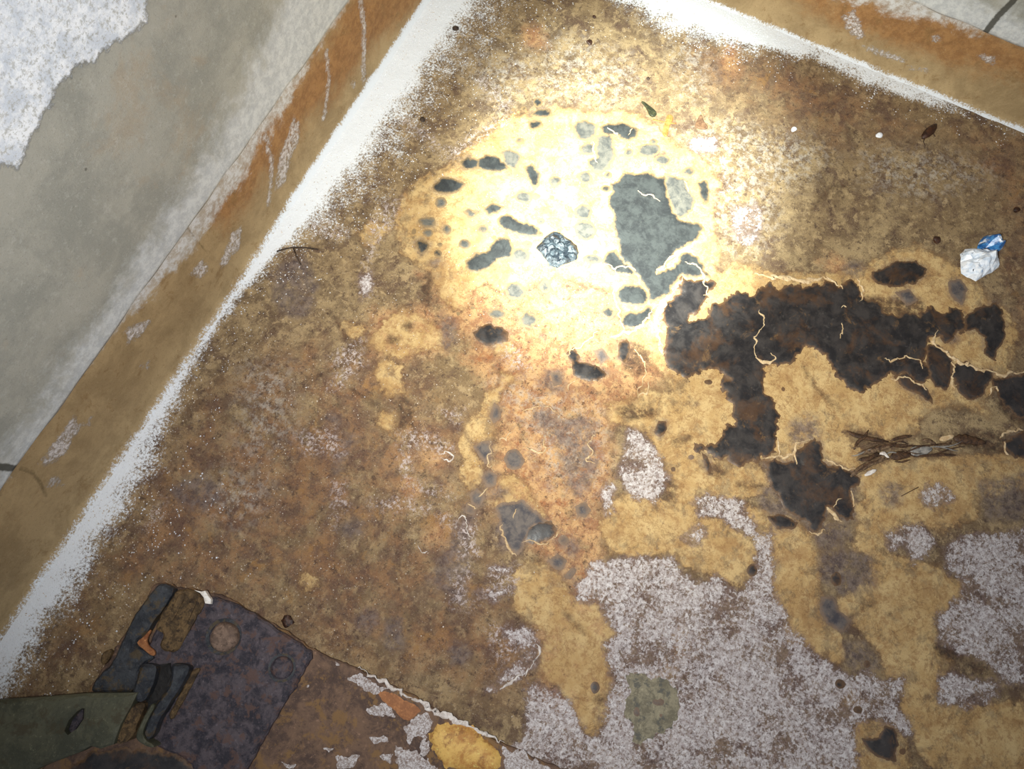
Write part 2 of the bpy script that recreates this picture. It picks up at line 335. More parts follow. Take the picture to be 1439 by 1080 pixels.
def vnoise(P, f, seed=0):        # cheap smooth value noise on 2-D points
    q = np.asarray(P) * f + seed * 17.3; i = np.floor(q).astype(np.int64); u = q - i; u = u * u * (3 - 2 * u)
    def h(a, b):
        n = (a * 374761393 + b * 668265263 + seed * 1442695) & 0x7fffffff; n = ((n ^ (n >> 13)) * 1274126177) & 0x7fffffff; return ((n ^ (n >> 16)) & 0xffff) / 65535.
    x, y = i[:, 0], i[:, 1]
    return (h(x, y) * (1 - u[:, 0]) + h(x + 1, y) * u[:, 0]) * (1 - u[:, 1]) + (h(x, y + 1) * (1 - u[:, 0]) + h(x + 1, y + 1) * u[:, 0]) * u[:, 1]
def rough_poly(poly, amp=1.0, step=.0017):
    A = np.asarray(poly); out = []
    for a, b in zip(A, np.roll(A, -1, 0)):
        n = max(1, int(np.linalg.norm(b - a) / step))
        for k in range(n): out.append(a + (b - a) * k / n)
    O = np.array(out); ar = abs(.5 * (A[:, 0] @ np.roll(A[:, 1], -1) - A[:, 1] @ np.roll(A[:, 0], -1))); amp *= min(1.0, max(.22, math.sqrt(ar) / .08))
    # round off the corners, then fray
    for _ in range(2): O = (np.roll(O, 1, 0) + 2 * O + np.roll(O, -1, 0)) / 4
    D = np.zeros_like(O)
    for f, am in ((55, .0046), (130, .0046), (300, .0030), (640, .0013)):
        D += np.stack([vnoise(O, f, 3) - .5, vnoise(O, f, 8) - .5], 1) * am * 2 * amp
    return O + D
def grid_z(P): return .0012 * (vnoise(P, 9, 2) - .5) + .0008 * (vnoise(P, 40, 5) - .5)
def patch(name, px, mat, h=.0012, amp=1.0, edge=.004, parent=None, z0=None, dome=0.0, **props):
    z = z0 or 0.0
    poly = rough_poly(np.array([at(x, y, z)[:2] for x, y in px]), amp)
    lo, hi = poly.min(0), poly.max(0); s = .006
    gx, gy = np.meshgrid(np.arange(lo[0], hi[0], s), np.arange(lo[1], hi[1], s)); G = np.stack([gx.ravel(), gy.ravel()], 1)
    if len(G):
        G = G + (rng.random(G.shape) - .5) * s * .6; G = G[sdf(G, poly) > .0015]
    # a ring just inside the outline gives the crust its shoulder
    nb = len(poly); allp = [Vector(p) for p in poly] + [Vector(p) for p in G]
    r = delaunay_2d_cdt(allp, [(i, (i + 1) % nb) for i in range(nb)], [], 1, 1e-6)
    V2 = np.array([tuple(v) for v in r[0]]); Fc = [f for f in r[2]]
    if not Fc: return None
    d = np.maximum(sdf(V2, poly), 0); d[d < 1e-5] = 0
    zz = z + h * np.clip(d / edge, 0, 1) ** .7 + (0 if z0 else floor_z(V2)) + h * .3 * (vnoise(V2, 90, 4) - .5) * (d > 0) + .0003
    if dome: zz += dome * np.sqrt(np.clip(d / max(d.max(), 1e-6), 0, 1))
    c = V2.mean(0)
    o = mesh_obj(name, np.column_stack([V2, zz]), Fc, mat, parent, smooth=True, **props)
    set_attr(o, 'rim', d); return o
def ribbon(name, px, wpx, mat, h=.0016, parent=None, jit=1.0, taper=True, z=0.0, pts=None, **props):
    A = np.array([at(x, y, z)[:2] for x, y in px]) if pts is None else np.asarray(pts)
    wd = wpx / K * .00125 * .72
    out = []
    for a, b in zip(A[:-1], A[1:]):
        n = max(2, int(np.linalg.norm(b - a) / .0025))
        out += [a + (b - a) * k / n for k in range(n)]
    out.append(A[-1]); O = np.array(out)
    for _ in range(3): O[1:-1] = (O[:-2] + 2 * O[1:-1] + O[2:]) / 4
    O = O + np.stack([vnoise(O, 120, 6) - .5, vnoise(O, 120, 9) - .5], 1) * .007 * jit + np.stack([vnoise(O, 320, 6) - .5, vnoise(O, 320, 9) - .5], 1) * .0044 * jit
    T = np.gradient(O, axis=0); T /= np.linalg.norm(T, axis=1)[:, None] + 1e-9; Nn = np.stack([-T[:, 1], T[:, 0]], 1)
    n = len(O); tt = np.linspace(0, 1, n)
    ww = wd * .5 * (.15 + 1.5 * vnoise(O, 170, 11)) * (np.clip(np.minimum(tt, 1 - tt) * 6, .15, 1) if taper else 1)
    zb = z + (np.zeros(len(O)) if z else floor_z(O)) + .0006
    V = np.concatenate([np.column_stack([O + Nn * ww[:, None], zb - .0004]), np.column_stack([O + Nn * ww[:, None] * .35, zb + h]), np.column_stack([O - Nn * ww[:, None] * .35, zb + h]), np.column_stack([O - Nn * ww[:, None], zb - .0004])])
    Fc = [(k * n + i, (k + 1) * n + i, (k + 1) * n + i + 1, k * n + i + 1) for k in range(3) for i in range(n - 1)]
    return mesh_obj(name, V, [f[::-1] for f in Fc], mat, parent, smooth=True, **props)
def tube(name, P3, r, mat, parent=None, seg=6, flat=1.0, smooth=True, **props):
    P3 = np.asarray(P3, float); n = len(P3); T = np.gradient(P3, axis=0); V = []; rr = np.broadcast_to(r, (n,))
    for i in range(n):
        t = unit(T[i]); s = unit(np.cross(t, [0, 0, 1.])); u = np.cross(s, t)
        for k in range(seg):
            a = 2 * math.pi * k / seg; V.append(P3[i] + s * math.cos(a) * rr[i] + u * math.sin(a) * rr[i] * flat)
    Fc = [(i * seg + k, i * seg + (k + 1) % seg, (i + 1) * seg + (k + 1) % seg, (i + 1) * seg + k) for i in range(n - 1) for k in range(seg)]
    Fc += [tuple(range(seg))[::-1], tuple((n - 1) * seg + k for k in range(seg))]
    return mesh_obj(name, V, Fc, mat, parent, smooth=smooth, **props)
def slab(name, px, z0, z1, mat, parent=None, bev=.0025, seg=2, amp=0.0, lump=.0012, step=.0055, **props):
    """solid plate with rounded edge and uneven top; the outline is where its TOP edge is seen"""
    A = np.array([at(x, y, z1)[:2] for x, y in px])
    poly = rough_poly(A, amp, .005) if amp else A
    if .5 * (poly[:, 0] @ np.roll(poly[:, 1], -1) - poly[:, 1] @ np.roll(poly[:, 0], -1)) < 0: poly = poly[::-1].copy()
    lo, hi = poly.min(0), poly.max(0); gx, gy = np.meshgrid(np.arange(lo[0], hi[0], step), np.arange(lo[1], hi[1], step)); Gp = np.stack([gx.ravel(), gy.ravel()], 1)
    if bev and len(Gp):
        Gp = Gp + (rng.random(Gp.shape) - .5) * step * .6; sd = sdf(Gp, poly); Gp = Gp[sd > max(bev, .0015)]
        nrm = np.roll(poly, -1, 0) - np.roll(poly, 1, 0); nrm = np.stack([-nrm[:, 1], nrm[:, 0]], 1); nrm /= np.linalg.norm(nrm, axis=1)[:, None] + 1e-9
        ring = poly + nrm * bev; ring = ring[sdf(ring, poly) > bev * .6]; Gp = np.concatenate([Gp, ring]) if len(ring) else Gp
    elif not bev: Gp = np.zeros((0, 2))
    nb = len(poly); r = delaunay_2d_cdt([Vector(p) for p in poly] + [Vector(p) for p in Gp], [(i, (i + 1) % nb) for i in range(nb)], [], 1, 1e-7)
    V2 = np.array([tuple(v) for v in r[0]]); d = np.maximum(sdf(V2, poly), 0); onb = d < 1e-5
    zt = z1 - bev * (1 - np.clip(d / max(bev, 1e-6), 0, 1)) + (lump * 2 * (vnoise(V2, 45, 7) - .5) + lump * 1.4 * (vnoise(V2, 120, 9) - .5)) * (~onb if bev else 0)
    V = [tuple(p) + (z,) for p, z in zip(V2, zt)]; Fc = [tuple(f) for f in r[2]]
    ec = {}
    for f in Fc:
        for i in range(len(f)): ec[(f[i], f[(i + 1) % len(f)])] = 1
    bnd = [e for e in ec if (e[1], e[0]) not in ec]; low = {}
    for e in bnd:
        for v in e:
            if v not in low: low[v] = len(V); V.append((V2[v][0], V2[v][1], z0))
    nxt = dict(bnd)
    for i, j in bnd: Fc.append((j, i, low[i], low[j]))
    st = next(iter(nxt)); loop = [st]; c_ = nxt[st]
    while c_ != st and len(loop) <= len(nxt): loop.append(c_); c_ = nxt[c_]
    Fc.append(tuple(low[v] for v in reversed(loop)))
    o = mesh_obj(name, V, Fc, mat)
    if parent: rel(o, parent) if parent.type == 'EMPTY' else setattr(o, 'parent', parent)
    for k, v in props.items(): o[k] = v
    return o

# ------------------------------------------------------------------ stain outlines on the floor (traced per region)
TAN = [
 cp(350, 0, [(800, 975), (870, 910), (970, 860), (1060, 790), (1180, 690), (1290, 600), (1400, 565)]) +
 cp(700, 0, [(160, 590), (300, 545), (420, 570), (520, 575), (640, 565), (720, 590), (800, 650), (890, 730), (1000, 790), (1070, 850), (1110, 920), (1090, 1000)]) +
 cp(700, 260, [(1070, 160), (1090, 250), (1110, 330), (1090, 420), (1130, 450), (1210, 400), (1320, 420)]) +
 cp(1039, 260, [(120, 445), (250, 450), (440, 460), (560, 430), (640, 420), (760, 350), (900, 310), (1020, 370), (1100, 420), (1200, 490), (1250, 590), (1340, 640), (1400, 740), (1380, 830), (1350, 930), (1320, 1000), (1220, 1079)]) +
 cp(1039, 520, [(1250, 230), (1150, 170), (1010, 180), (920, 220), (880, 320), (760, 345), (660, 300), (560, 310), (500, 300), (600, 400), (590, 500), (440, 470), (300, 470), (150, 460), (60, 430), (-100, 440)]) +
 cp(700, 520, [(1000, 420), (960, 200), (840, 20)]) +
 cp(700, 260, [(760, 860), (700, 830), (620, 560), (560, 520), (330, 450), (170, 480), (90, 560), (-60, 480)]) +
 cp(350, 260, [(1120, 520), (1100, 620), (1040, 620), (980, 560), (920, 440), (870, 400), (790, 340), (750, 200), (760, 120)]),
 cp(700, 520, [(860, 130), (1000, 60), (1190, 260), (1130, 310), (1100, 370), (1000, 380), (1030, 420), (1160, 470), (1290, 460), (1370, 570), (1320, 620), (1180, 640), (1000, 640), (980, 740), (1040, 760), (1130, 760), (1200, 840), (1320, 850), (1300, 950), (1230, 1079), (1040, 1020), (930, 960), (860, 900), (700, 940), (560, 900), (520, 800), (560, 680), (640, 640), (780, 660), (900, 680), (850, 560), (860, 460), (790, 440), (800, 380), (760, 300), (700, 280), (570, 250), (560, 180), (700, 150), (740, 100)]),
 cp(350, 520, [(1200, 130), (1270, 80), (1280, 20), (1320, 30), (1250, 140), (1230, 250), (1230, 340), (1150, 370), (1140, 400), (1180, 470), (1170, 560), (1120, 600), (1080, 520), (1100, 440), (1060, 380), (1120, 260), (1190, 200)]),
 cp(700, 520, [(20, 540), (120, 560), (160, 640), (230, 740), (180, 720), (100, 660), (0, 690)]),
 cp(700, 780, [(100, 100), (150, 40), (250, 60), (330, 150), (380, 230), (490, 240), (560, 330), (600, 400), (540, 440), (570, 540), (580, 620), (550, 740), (540, 830), (470, 920), (440, 900), (380, 780), (310, 660), (230, 600), (210, 480), (280, 400), (180, 330), (80, 260)]),
 cp(1039, 520, [(30, 690), (150, 730), (300, 780), (360, 830), (400, 920), (390, 1079), (160, 1079), (150, 900), (100, 820)]),
 cp(1039, 780, [(150, -20), (390, -20), (390, 160), (420, 230), (420, 320), (500, 400), (520, 480), (500, 540), (430, 520), (350, 470), (250, 440), (240, 330), (200, 250), (160, 130)]),
 cp(1039, 780, [(680, -20), (880, 40), (1000, 60), (1040, 110), (1120, 140), (1120, 210), (1020, 290), (990, 380), (980, 470), (1060, 540), (1010, 620), (1020, 740), (1100, 770), (1250, 760), (1439, 760), (1600, 1000), (1439, 1200), (960, 1050), (900, 960), (860, 850), (820, 750), (850, 650), (750, 600), (720, 480), (620, 380), (560, 320), (510, 290), (510, 230), (600, 180), (660, 90)]),
 cp(1039, 520, [(590, 560), (730, 470), (1000, 450), (1250, 440), (1600, 420), (1600, 560), (1200, 640), (1180, 740), (1000, 800), (900, 780), (730, 830), (740, 950), (880, 1000), (1000, 1000), (1040, 1079), (680, 1079), (700, 950), (580, 880), (620, 780), (590, 700), (650, 650)]),
 cp(1039, 780, [(560, 1200), (590, 940), (600, 860), (690, 830), (770, 860), (840, 950), (840, 1200)]),
 cp(1039, 780, [(520, 740), (570, 660), (620, 740), (570, 770)]),
 cp(350, 260, [(600, 800), (700, 700), (780, 630), (870, 680), (960, 740), (970, 810), (880, 820), (770, 860), (680, 840)]),
 cp(350, 260, [(660, 900), (760, 920), (770, 1040), (700, 1060), (640, 960)]),
 cp(350, 260, [(560, 250), (640, 190), (700, 230), (600, 300)]), cp(350, 260, [(480, 700), (560, 720), (550, 770), (500, 760)]),
 disc(350, 520, 705, 255, 38), disc(350, 260, 1290, 820, 50, 24), disc(350, 780, 300, 140, 40, 30), disc(700, 780, 850, 600, 70, 40), disc(700, 780, 930, 450, 40, 90),
]
WHITE = [
 cp(700, 780, [(480, 40), (600, 20), (700, 10), (880, 20), (930, 100), (1030, 150), (1100, 110), (1180, 170), (1240, 180), (1300, 100), (1310, -80), (1380, -120), (1390, 200), (1439, 280)]) +
 cp(1039, 780, [(250, 350), (340, 470), (460, 560), (560, 620), (620, 590), (740, 640), (830, 620), (800, 760), (850, 850), (870, 920), (780, 860), (700, 820), (560, 850), (590, 980), (640, 1250)]) +
 cp(700, 780, [(200, 1250), (0, 1000), (150, 920), (150, 640), (310, 680), (380, 790), (440, 910), (490, 930), (540, 840), (560, 740), (590, 620), (540, 450), (610, 400), (530, 280), (490, 230), (390, 230), (400, 160)]),
 cp(700, 520, [(650, 300), (730, 330), (780, 400), (840, 470), (850, 560), (790, 670), (680, 640), (610, 520), (640, 450)]),
 cp(700, 520, [(1000, 650), (1080, 640), (1230, 660), (1220, 720), (1300, 800), (1280, 850), (1180, 780), (1140, 740), (1020, 730), (990, 680)]),
 cp(700, 520, [(930, 860), (1000, 790), (1040, 820), (1030, 870), (980, 890)]), cp(700, 520, [(530, 620), (580, 590), (580, 700), (540, 710)]),
 cp(1039, 520, [(740, 820), (900, 790), (980, 850), (960, 920), (880, 970), (840, 870), (770, 910)]),
 cp(1039, 520, [(920, 620), (1000, 580), (1090, 640), (1000, 680), (930, 680)]), cp(1039, 520, [(0, 680), (60, 760), (100, 850), (40, 820), (0, 760)]),
 cp(1039, 780, [(1050, 60), (1050, -40), (1150, -110), (1300, -100), (1600, -150), (1600, 640), (1330, 640), (1250, 530), (1000, 430), (1000, 330), (1090, 240), (1150, 160)]),
 cp(1039, 780, [(1010, 620), (1080, 590), (1200, 640), (1300, 640), (1290, 720), (1150, 760), (1020, 750)]),
 cp(700, 780, [(30, 380), (160, 370), (210, 440), (190, 560), (60, 640), (-60, 680), (80, 560), (150, 480), (60, 440)]),
 cp(700, 260, [(1180, 120), (1300, 100), (1340, 200), (1280, 300), (1200, 280)]), cp(700, 0, [(960, 700), (1100, 700), (1090, 760), (1000, 780)]),
 cp(350, 780, [(1150, 190), (1330, 170), (1240, 220)]), cp(350, 780, [(1220, 70), (1340, 60), (1290, 90)]), cp(350, 260, [(560, 480), (620, 440), (620, 530), (580, 570)]),
]
PALE = [cp(700, 0, [(960, 690), (1130, 620), (1350, 680), (1500, 800), (1300, 950), (1200, 1079), (1100, 1079)]), cp(0, 520, [(1120, 560), (1300, 570), (1280, 700), (1200, 740), (1100, 680)]),
 cp(700, 0, [(280, 200), (420, 220), (640, 300), (700, 420), (560, 520), (360, 480), (200, 470)]), cp(700, 260, [(1120, 0), (1350, 0), (1380, 200), (1280, 320), (1180, 300)]),
 cp(1039, 0, [(0, 700), (300, 700), (440, 780), (300, 900), (0, 960)]), cp(1039, 0, [(650, 780), (850, 800), (1050, 800), (1250, 880), (900, 980), (650, 900)]),
 cp(350, 0, [(1060, 260), (1439, 300), (1300, 560), (1150, 420)]), cp(700, 0, [(640, 0), (980, 0), (1050, 200), (1020, 480), (960, 480), (900, 220)]),
 cp(350, 520, [(0, 0), (160, 20), (180, 300), (0, 420)]), cp(700, 520, [(20, 60), (500, 220), (500, 560), (300, 560), (160, 260)])]
SPECK = [[(360 + u / 2.665, 450 + v / 2.665) for u, v in p] for p in ([(540, 420), (640, 420), (740, 470), (720, 500), (600, 480), (560, 640), (540, 560)], [(560, 540), (600, 600), (680, 630), (740, 660), (660, 650), (590, 620)], [(420, 680), (560, 660), (650, 700), (600, 720), (440, 700)], [(690, 730), (740, 730), (730, 790)], [(750, 780), (820, 760), (830, 880), (760, 890)], [(870, 930), (970, 920), (970, 1010), (830, 1050), (870, 980)], [(270, 130), (400, 70), (400, 160), (330, 250), (280, 260), (300, 190)], [(700, 340), (770, 340), (760, 400)], [(150, 430), (300, 400), (330, 500), (180, 500)], [(280, 600), (330, 600), (330, 700), (290, 770)], [(740, 940), (790, 930), (790, 1079), (740, 1079)], [(900, 100), (960, 90), (1040, 180), (960, 170)])]
SPECK += [cp(350, 260, [(640, 130), (760, 60), (730, 200), (660, 280), (600, 420), (620, 560), (560, 500), (590, 380)]), cp(350, 260, [(250, 180), (420, 160), (500, 260), (350, 280)]), cp(0, 520, [(780, 700), (830, 650), (800, 760), (740, 800)]), cp(700, 780, [(-60, 360), (60, 360), (120, 480), (0, 560)])]
RED = [[(60, 960), (170, 760), (300, 560), (430, 480), (560, 520), (660, 600), (700, 860), (740, 960), (600, 960), (400, 870), (200, 830)], [(690, 850), (760, 870), (740, 960), (690, 940)],
 [(1340, 180), (1439, 200), (1500, 420), (1400, 480), (1420, 300)], [(960, 60), (1120, 90), (1280, 180), (1180, 200), (1000, 120)]]
ORANGE = [[(590, 385), (700, 400), (860, 430), (760, 520), (690, 500), (630, 470)], [(520, 440), (600, 430), (640, 470), (600, 500), (520, 500)], [(690, 440), (760, 430), (860, 440), (960, 520), (900, 560), (860, 600), (850, 700), (850, 800), (800, 830), (740, 760), (690, 700), (700, 560), (650, 500)], disc(350, 520, 800, 605, 50, 32), disc(350, 520, 940, 855, 60, 22), disc(1039, 260, 480, 400, 60, 40),
 disc(700, 780, 380, 480, 200, 300), disc(350, 520, 870, 440, 90, 30), disc(700, 0, 180, 180, 60, 60), disc(700, 0, 1180, 290, 60, 60)]
# soft greyish bruises
SMUDGE = [cp(700, 520, [(180, 200), (280, 190), (330, 250), (420, 220), (500, 270), (480, 340), (520, 440), (480, 560), (440, 640), (380, 640), (330, 540), (300, 420), (260, 330), (170, 270)]),
 cp(350, 520, [(1060, 740), (1140, 720), (1120, 900), (1090, 1200), (900, 1060), (1000, 880)]), disc(350, 520, 420, 245, 45, 30), cp(350, 520, [(500, 320), (560, 340), (500, 420), (470, 500), (430, 520), (450, 420)]), disc(350, 520, 520, 805, 70, 50),
 disc(350, 260, 1340, 530, 50), disc(350, 260, 1250, 650, 46, 26), cp(350, 260, [(970, 640), (1040, 680), (1060, 780), (1010, 840), (970, 800)]), disc(350, 260, 950, 390, 40, 20), disc(350, 260, 1180, 225, 30, 24), disc(350, 260, 1380, 360, 38, 34), disc(350, 260, 900, 190, 44, 30), disc(350, 260, 1000, 225, 22, 24),
 disc(700, 260, 440, 230, 52, 44), disc(700, 260, 110, 360, 46, 40), disc(700, 260, 90, 540, 56, 46), disc(700, 260, 240, 510, 30, 40), disc(700, 260, 155, 685, 48, 34), disc(700, 260, 280, 985, 70, 60), disc(700, 260, 480, 375, 46, 26), disc(700, 260, 225, 770, 20),
 disc(700, 0, 790, 770, 80, 46), disc(700, 0, 960, 870, 34, 28), disc(700, 0, 440, 900, 40, 36), disc(700, 0, 130, 1000, 46, 36), cp(700, 260, [(820, -40), (980, -10), (1000, 100), (900, 160), (860, 70)]), disc(700, 0, 60, 870, 30),
 cp(1039, 520, [(400, 930), (520, 900), (680, 940), (690, 1100), (520, 1140), (400, 1050)]), disc(1039, 520, 770, 630, 62), cp(1039, 520, [(260, 250), (330, 215), (400, 230), (420, 320), (360, 400), (260, 380), (240, 300)]), cp(1039, 520, [(370, 840), (440, 780), (560, 770), (570, 850), (480, 900), (390, 890)]),
 cp(1039, 520, [(120, 590), (200, 610), (290, 750), (200, 740), (130, 680)]), cp(700, 520, [(1300, 600), (1380, 580), (1439, 640), (1400, 760), (1330, 700)]), disc(350, 780, 600, 330, 60, 60), disc(350, 780, 730, 400, 60, 90), disc(700, 520, 320, 860, 34), disc(700, 520, 370, 900, 46, 60), disc(350, 520, 1270, 620, 50, 34), disc(700, 520, 10, 620, 40, 36), disc(700, 520, 40, 820, 60, 90),
 cp(1039, 260, [(760, 560), (800, 530), (880, 540), (910, 590), (850, 610), (790, 590)]), disc(1039, 260, 580, 420, 60, 36), disc(1039, 260, 1060, 760, 60, 50), cp(1039, 780, [(520, 430), (640, 440), (720, 560), (620, 600), (540, 560)]), cp(1039, 520, [(1200, 560), (1439, 520), (1439, 760), (1250, 760)]), disc(350, 780, 1060, 500, 60, 60), disc(0, 520, 1000, 620, 130, 90), disc(350, 260, 230, 520, 120, 160)]
DARK = [disc(700, 260, 700, 880, 70, 90), cp(700, 520, [(880, 345), (960, 330), (985, 345), (930, 375), (880, 370)]), cp(1039, 780, [(290, 680), (330, 690), (380, 740), (480, 730), (470, 770), (340, 770)]), disc(1039, 780, 370, 860, 30, 24), cp(1039, 780, [(980, 440), (1080, 450), (1160, 460), (1140, 530), (1080, 540), (1000, 500)]), disc(1039, 780, 1200, 580, 80, 40),
 cp(1039, 520, [(640, 300), (560, 300), (600, 360), (700, 380), (870, 340), (800, 340), (740, 360)]), cp(1039, 520, [(1080, 320), (1220, 300), (1439, 330), (1439, 440), (1240, 400), (1090, 380)]), cp(1039, 520, [(1290, 60), (1439, 30), (1500, 280), (1380, 260), (1320, 200)]), cp(1039, 260, [(930, 580), (700, 560), (560, 560), (500, 860), (700, 900), (930, 860), (960, 700)]),
 cp(350, 520, [(740, 150), (780, 130), (830, 170), (830, 260), (790, 290), (750, 280), (760, 220)]), disc(350, 260, 730, 780, 36, 24), disc(350, 260, 805, 712, 30, 22), cp(350, 260, [(860, 470), (920, 440), (930, 520), (910, 620), (880, 600)]), disc(700, 780, 640, 470, 26, 18), disc(700, 780, 510, 730, 20, 22), disc(700, 780, 800, 150, 50, 46), disc(700, 780, 1050, 600, 40, 60), disc(700, 780, 950, 670, 60, 20), disc(700, 780, 1090, 340, 30, 20), cp(700, 780, [(720, 1040), (840, 970), (880, 1030), (800, 1079)]), disc(700, 520, 700, 210, 110, 40), disc(700, 520, 860, 590, 40, 60),
 disc(700, 520, 1110, 510, 50, 34), disc(700, 520, 1270, 580, 70, 18)]
DARKL = [(cp(350, 260, [(400, 630), (450, 700), (490, 770), (510, 800), (500, 900)]), .004), (cp(350, 260, [(300, 970), (380, 950), (480, 900)]), .003), (cp(1039, 0, [(360, 1060), (410, 1010), (470, 940), (540, 935)]), .004), (cp(700, 0, [(500, 360), (560, 300), (620, 250)]), .0015),
 (cp(350, 520, [(520, 100), (600, 130), (650, 190)]), .004), (cp(700, 780, [(330, 290), (440, 390)]), .002), (cp(1039, 520, [(330, -20), (370, 60), (450, 150), (500, 200)]), .003), (cp(1039, 780, [(540, 330), (640, 250), (700, 240)]), .0018), (cp(1039, 780, [(750, 310), (800, 270), (860, 270)]), .0012), (cp(350, 780, [(980, 350), (1030, 240), (1060, 100)]), .002), (cp(350, 0, [(820, 960), (900, 900), (1000, 860), (1050, 800), (1180, 700), (1290, 605), (1400, 570)]), .0016)]

# ------------------------------------------------------------------ structure: floor
def fgrid(x0, x1, y0, y1, s):
    nx, ny = int((x1 - x0) / s) + 1, int((y1 - y0) / s) + 1
    X, Y = np.meshgrid(np.linspace(x0, x1, nx), np.linspace(y0, y1, ny)); P = np.stack([X.ravel(), Y.ravel()], 1)
    i = np.arange(nx * ny).reshape(ny, nx); Fc = np.stack([i[:-1, :-1].ravel(), i[:-1, 1:].ravel(), i[1:, 1:].ravel(), i[1:, :-1].ravel()], 1); return P, Fc
def fast_mesh(name, V, Fc, mat):
    me = bpy.data.meshes.new(name); k = Fc.shape[1]; me.vertices.add(len(V)); me.vertices.foreach_set('co', np.asarray(V, np.float32).ravel())
    me.loops.add(Fc.size); me.loops.foreach_set('vertex_index', Fc.astype(np.int32).ravel()); me.polygons.add(len(Fc))
    me.polygons.foreach_set('loop_start', np.arange(0, Fc.size, k, dtype=np.int32)); me.polygons.foreach_set('use_smooth', np.ones(len(Fc), bool)); me.update(); me.validate()
    me.materials.append(M[mat]); o = bpy.data.objects.new(name, me); COL.objects.link(o); return o
FX, FY = 1.95, -1.85
P, Fc = fgrid(0, FX, FY, 0, .0042)
T = lambda L: [fl(p) for p in L]
a_tan = field(P, T(TAN)); a_white = field(P, T(WHITE)); a_dark = field(P, T(DARK), [(fl(p), wd) for p, wd in DARKL])
a_red = field(P, T(RED), pad=.2); a_or = field(P, T(ORANGE)); a_pale = field(P, T(PALE)); a_speck = field(P, T(SPECK), [(fl(cp(350, 0, p)), .010) for p in ([(750, 570), (830, 640), (900, 690), (990, 770), (1010, 785)], [(1295, 605), (1200, 655), (1100, 725), (1030, 780)], [(1180, 410), (1230, 470), (1290, 530)])])
# salt at the wall foot: strength by distance to the wall, uneven along its length
def salt_left(d, y):     # d distance from wall, y (negative) along wall
    s = -y; core = np.interp(s, [0, .25, .5, .75, .95, 1.1, 1.3, 1.6], [.066, .064, .056, .046, .028, .028, .066, .075])
    return np.interp(s, [.8, 1.0, 1.15, 1.35], [1, .70, .64, .70]) * np.interp(d / core, [0, .3, .7, 1.2, 2.0, 3.2, 4.6], [.85, 1.0, .84, .60, .50, .42, .15])
def salt_back(d, x):
    core = np.interp(x, [0, .25, .45, .62, .75, .86, .95, 1.1], [.04, .055, .075, .07, .06, .062, .056, .045])
    st = np.interp(x, [0, .2, .3, .62, .75, .86, 1.0, 1.1], [.6, .8, 1.08, .98, .63, .72, .62, .5])
    return st * np.interp(d / core, [0, .6, 1.0, 1.6, 2.6], [.95, .9, .60, .46, .1])
a_salt = np.maximum(salt_left(P[:, 0], P[:, 1]), salt_back(-P[:, 1], P[:, 0])) - .02
zf = grid_z(P) + .0008 * np.clip(a_tan / .004, 0, 1) + .0009 * np.clip(a_salt - .4, 0, 1) * (1 + vnoise(P, 200, 3)) - .0016 * np.clip(a_dark / .003, 0, 1) * (a_dark > 0)
_nx, _ny = int(FX / .0042) + 1, int(-FY / .0042) + 1; _Z = zf.reshape(_ny, _nx)
def floor_z(p):
    p = np.asarray(p); fx = np.clip(p[:, 0] / FX * (_nx - 1), 0, _nx - 1.001); fy = np.clip((p[:, 1] - FY) / -FY * (_ny - 1), 0, _ny - 1.001)
    i, j = fx.astype(int), fy.astype(int); u, v = fx - i, fy - j
    return (_Z[j, i] * (1 - u) + _Z[j, i + 1] * u) * (1 - v) + (_Z[j + 1, i] * (1 - u) + _Z[j + 1, i + 1] * u) * v
floor = fast_mesh('floor', np.column_stack([P, zf]), Fc, 'floor'); floor['kind'] = 'structure'
floor['label'] = 'stained concrete floor with ochre film, black sludge and white salt'
for k, v in (('tan', a_tan), ('white', a_white), ('dark', a_dark), ('red', a_red), ('orange', a_or), ('pale', a_pale), ('speck', a_speck), ('salt', a_salt)): set_attr(floor, k, v)

# ------------------------------------------------------------------ structure: walls and mortar skirtings
SKL, SKB = .197, .152
def wl(px): return np.array([on_left(x, y)[1:] for x, y in px])
def wb(px): return np.array([on_back(x, y)[[0, 2]] for x, y in px])
# left wall (plane x = 0) and back wall (plane y = 0); both start above a recessed ochre mortar skirting
def wall(name, along0, along1, zb, top, place, label):
    Pw, Fw = fgrid(along0, along1, 0, 1, .005)      # second axis is a 0..1 dummy
    n = int(round((along1 - along0) / .005)) + 1
    us = np.linspace(along0, along1, n); zs = np.concatenate([[zb - .001, zb], np.linspace(zb + .004, top, int((top - zb) / .005))])
    U, Zz = np.meshgrid(us, zs); off = .0012 * (vnoise(np.stack([U.ravel(), Zz.ravel()], 1), 14, 3) - .5)
    Zr = Zz.ravel().copy(); low = np.repeat(np.arange(len(zs)) <= 1, n)
    Zr[low] += .007 * (vnoise(np.stack([U.ravel(), Zz.ravel() * 0], 1), 22, 4)[low] - .5)
    off[np.repeat(np.arange(len(zs)) == 0, n)] -= .02   # underside lip returns into the wall
    off[np.repeat(np.arange(len(zs)) == 1, n)] -= .0015
    i = np.arange(n * len(zs)).reshape(len(zs), n); Fc = np.stack([i[:-1, :-1].ravel(), i[:-1, 1:].ravel(), i[1:, 1:].ravel(), i[1:, :-1].ravel()], 1)
    A = np.stack([U.ravel(), Zr], 1); o = fast_mesh(name, place(A, off), Fc, 'wall'); o['kind'] = 'structure'; o['label'] = label; return o, A
wall_left, A = wall('wall_left', FY, 0, SKL, 1.25, lambda a, f: np.column_stack([f, a[:, 0], a[:, 1]]), 'grey cement-rendered wall with white bloom above ochre skirting')
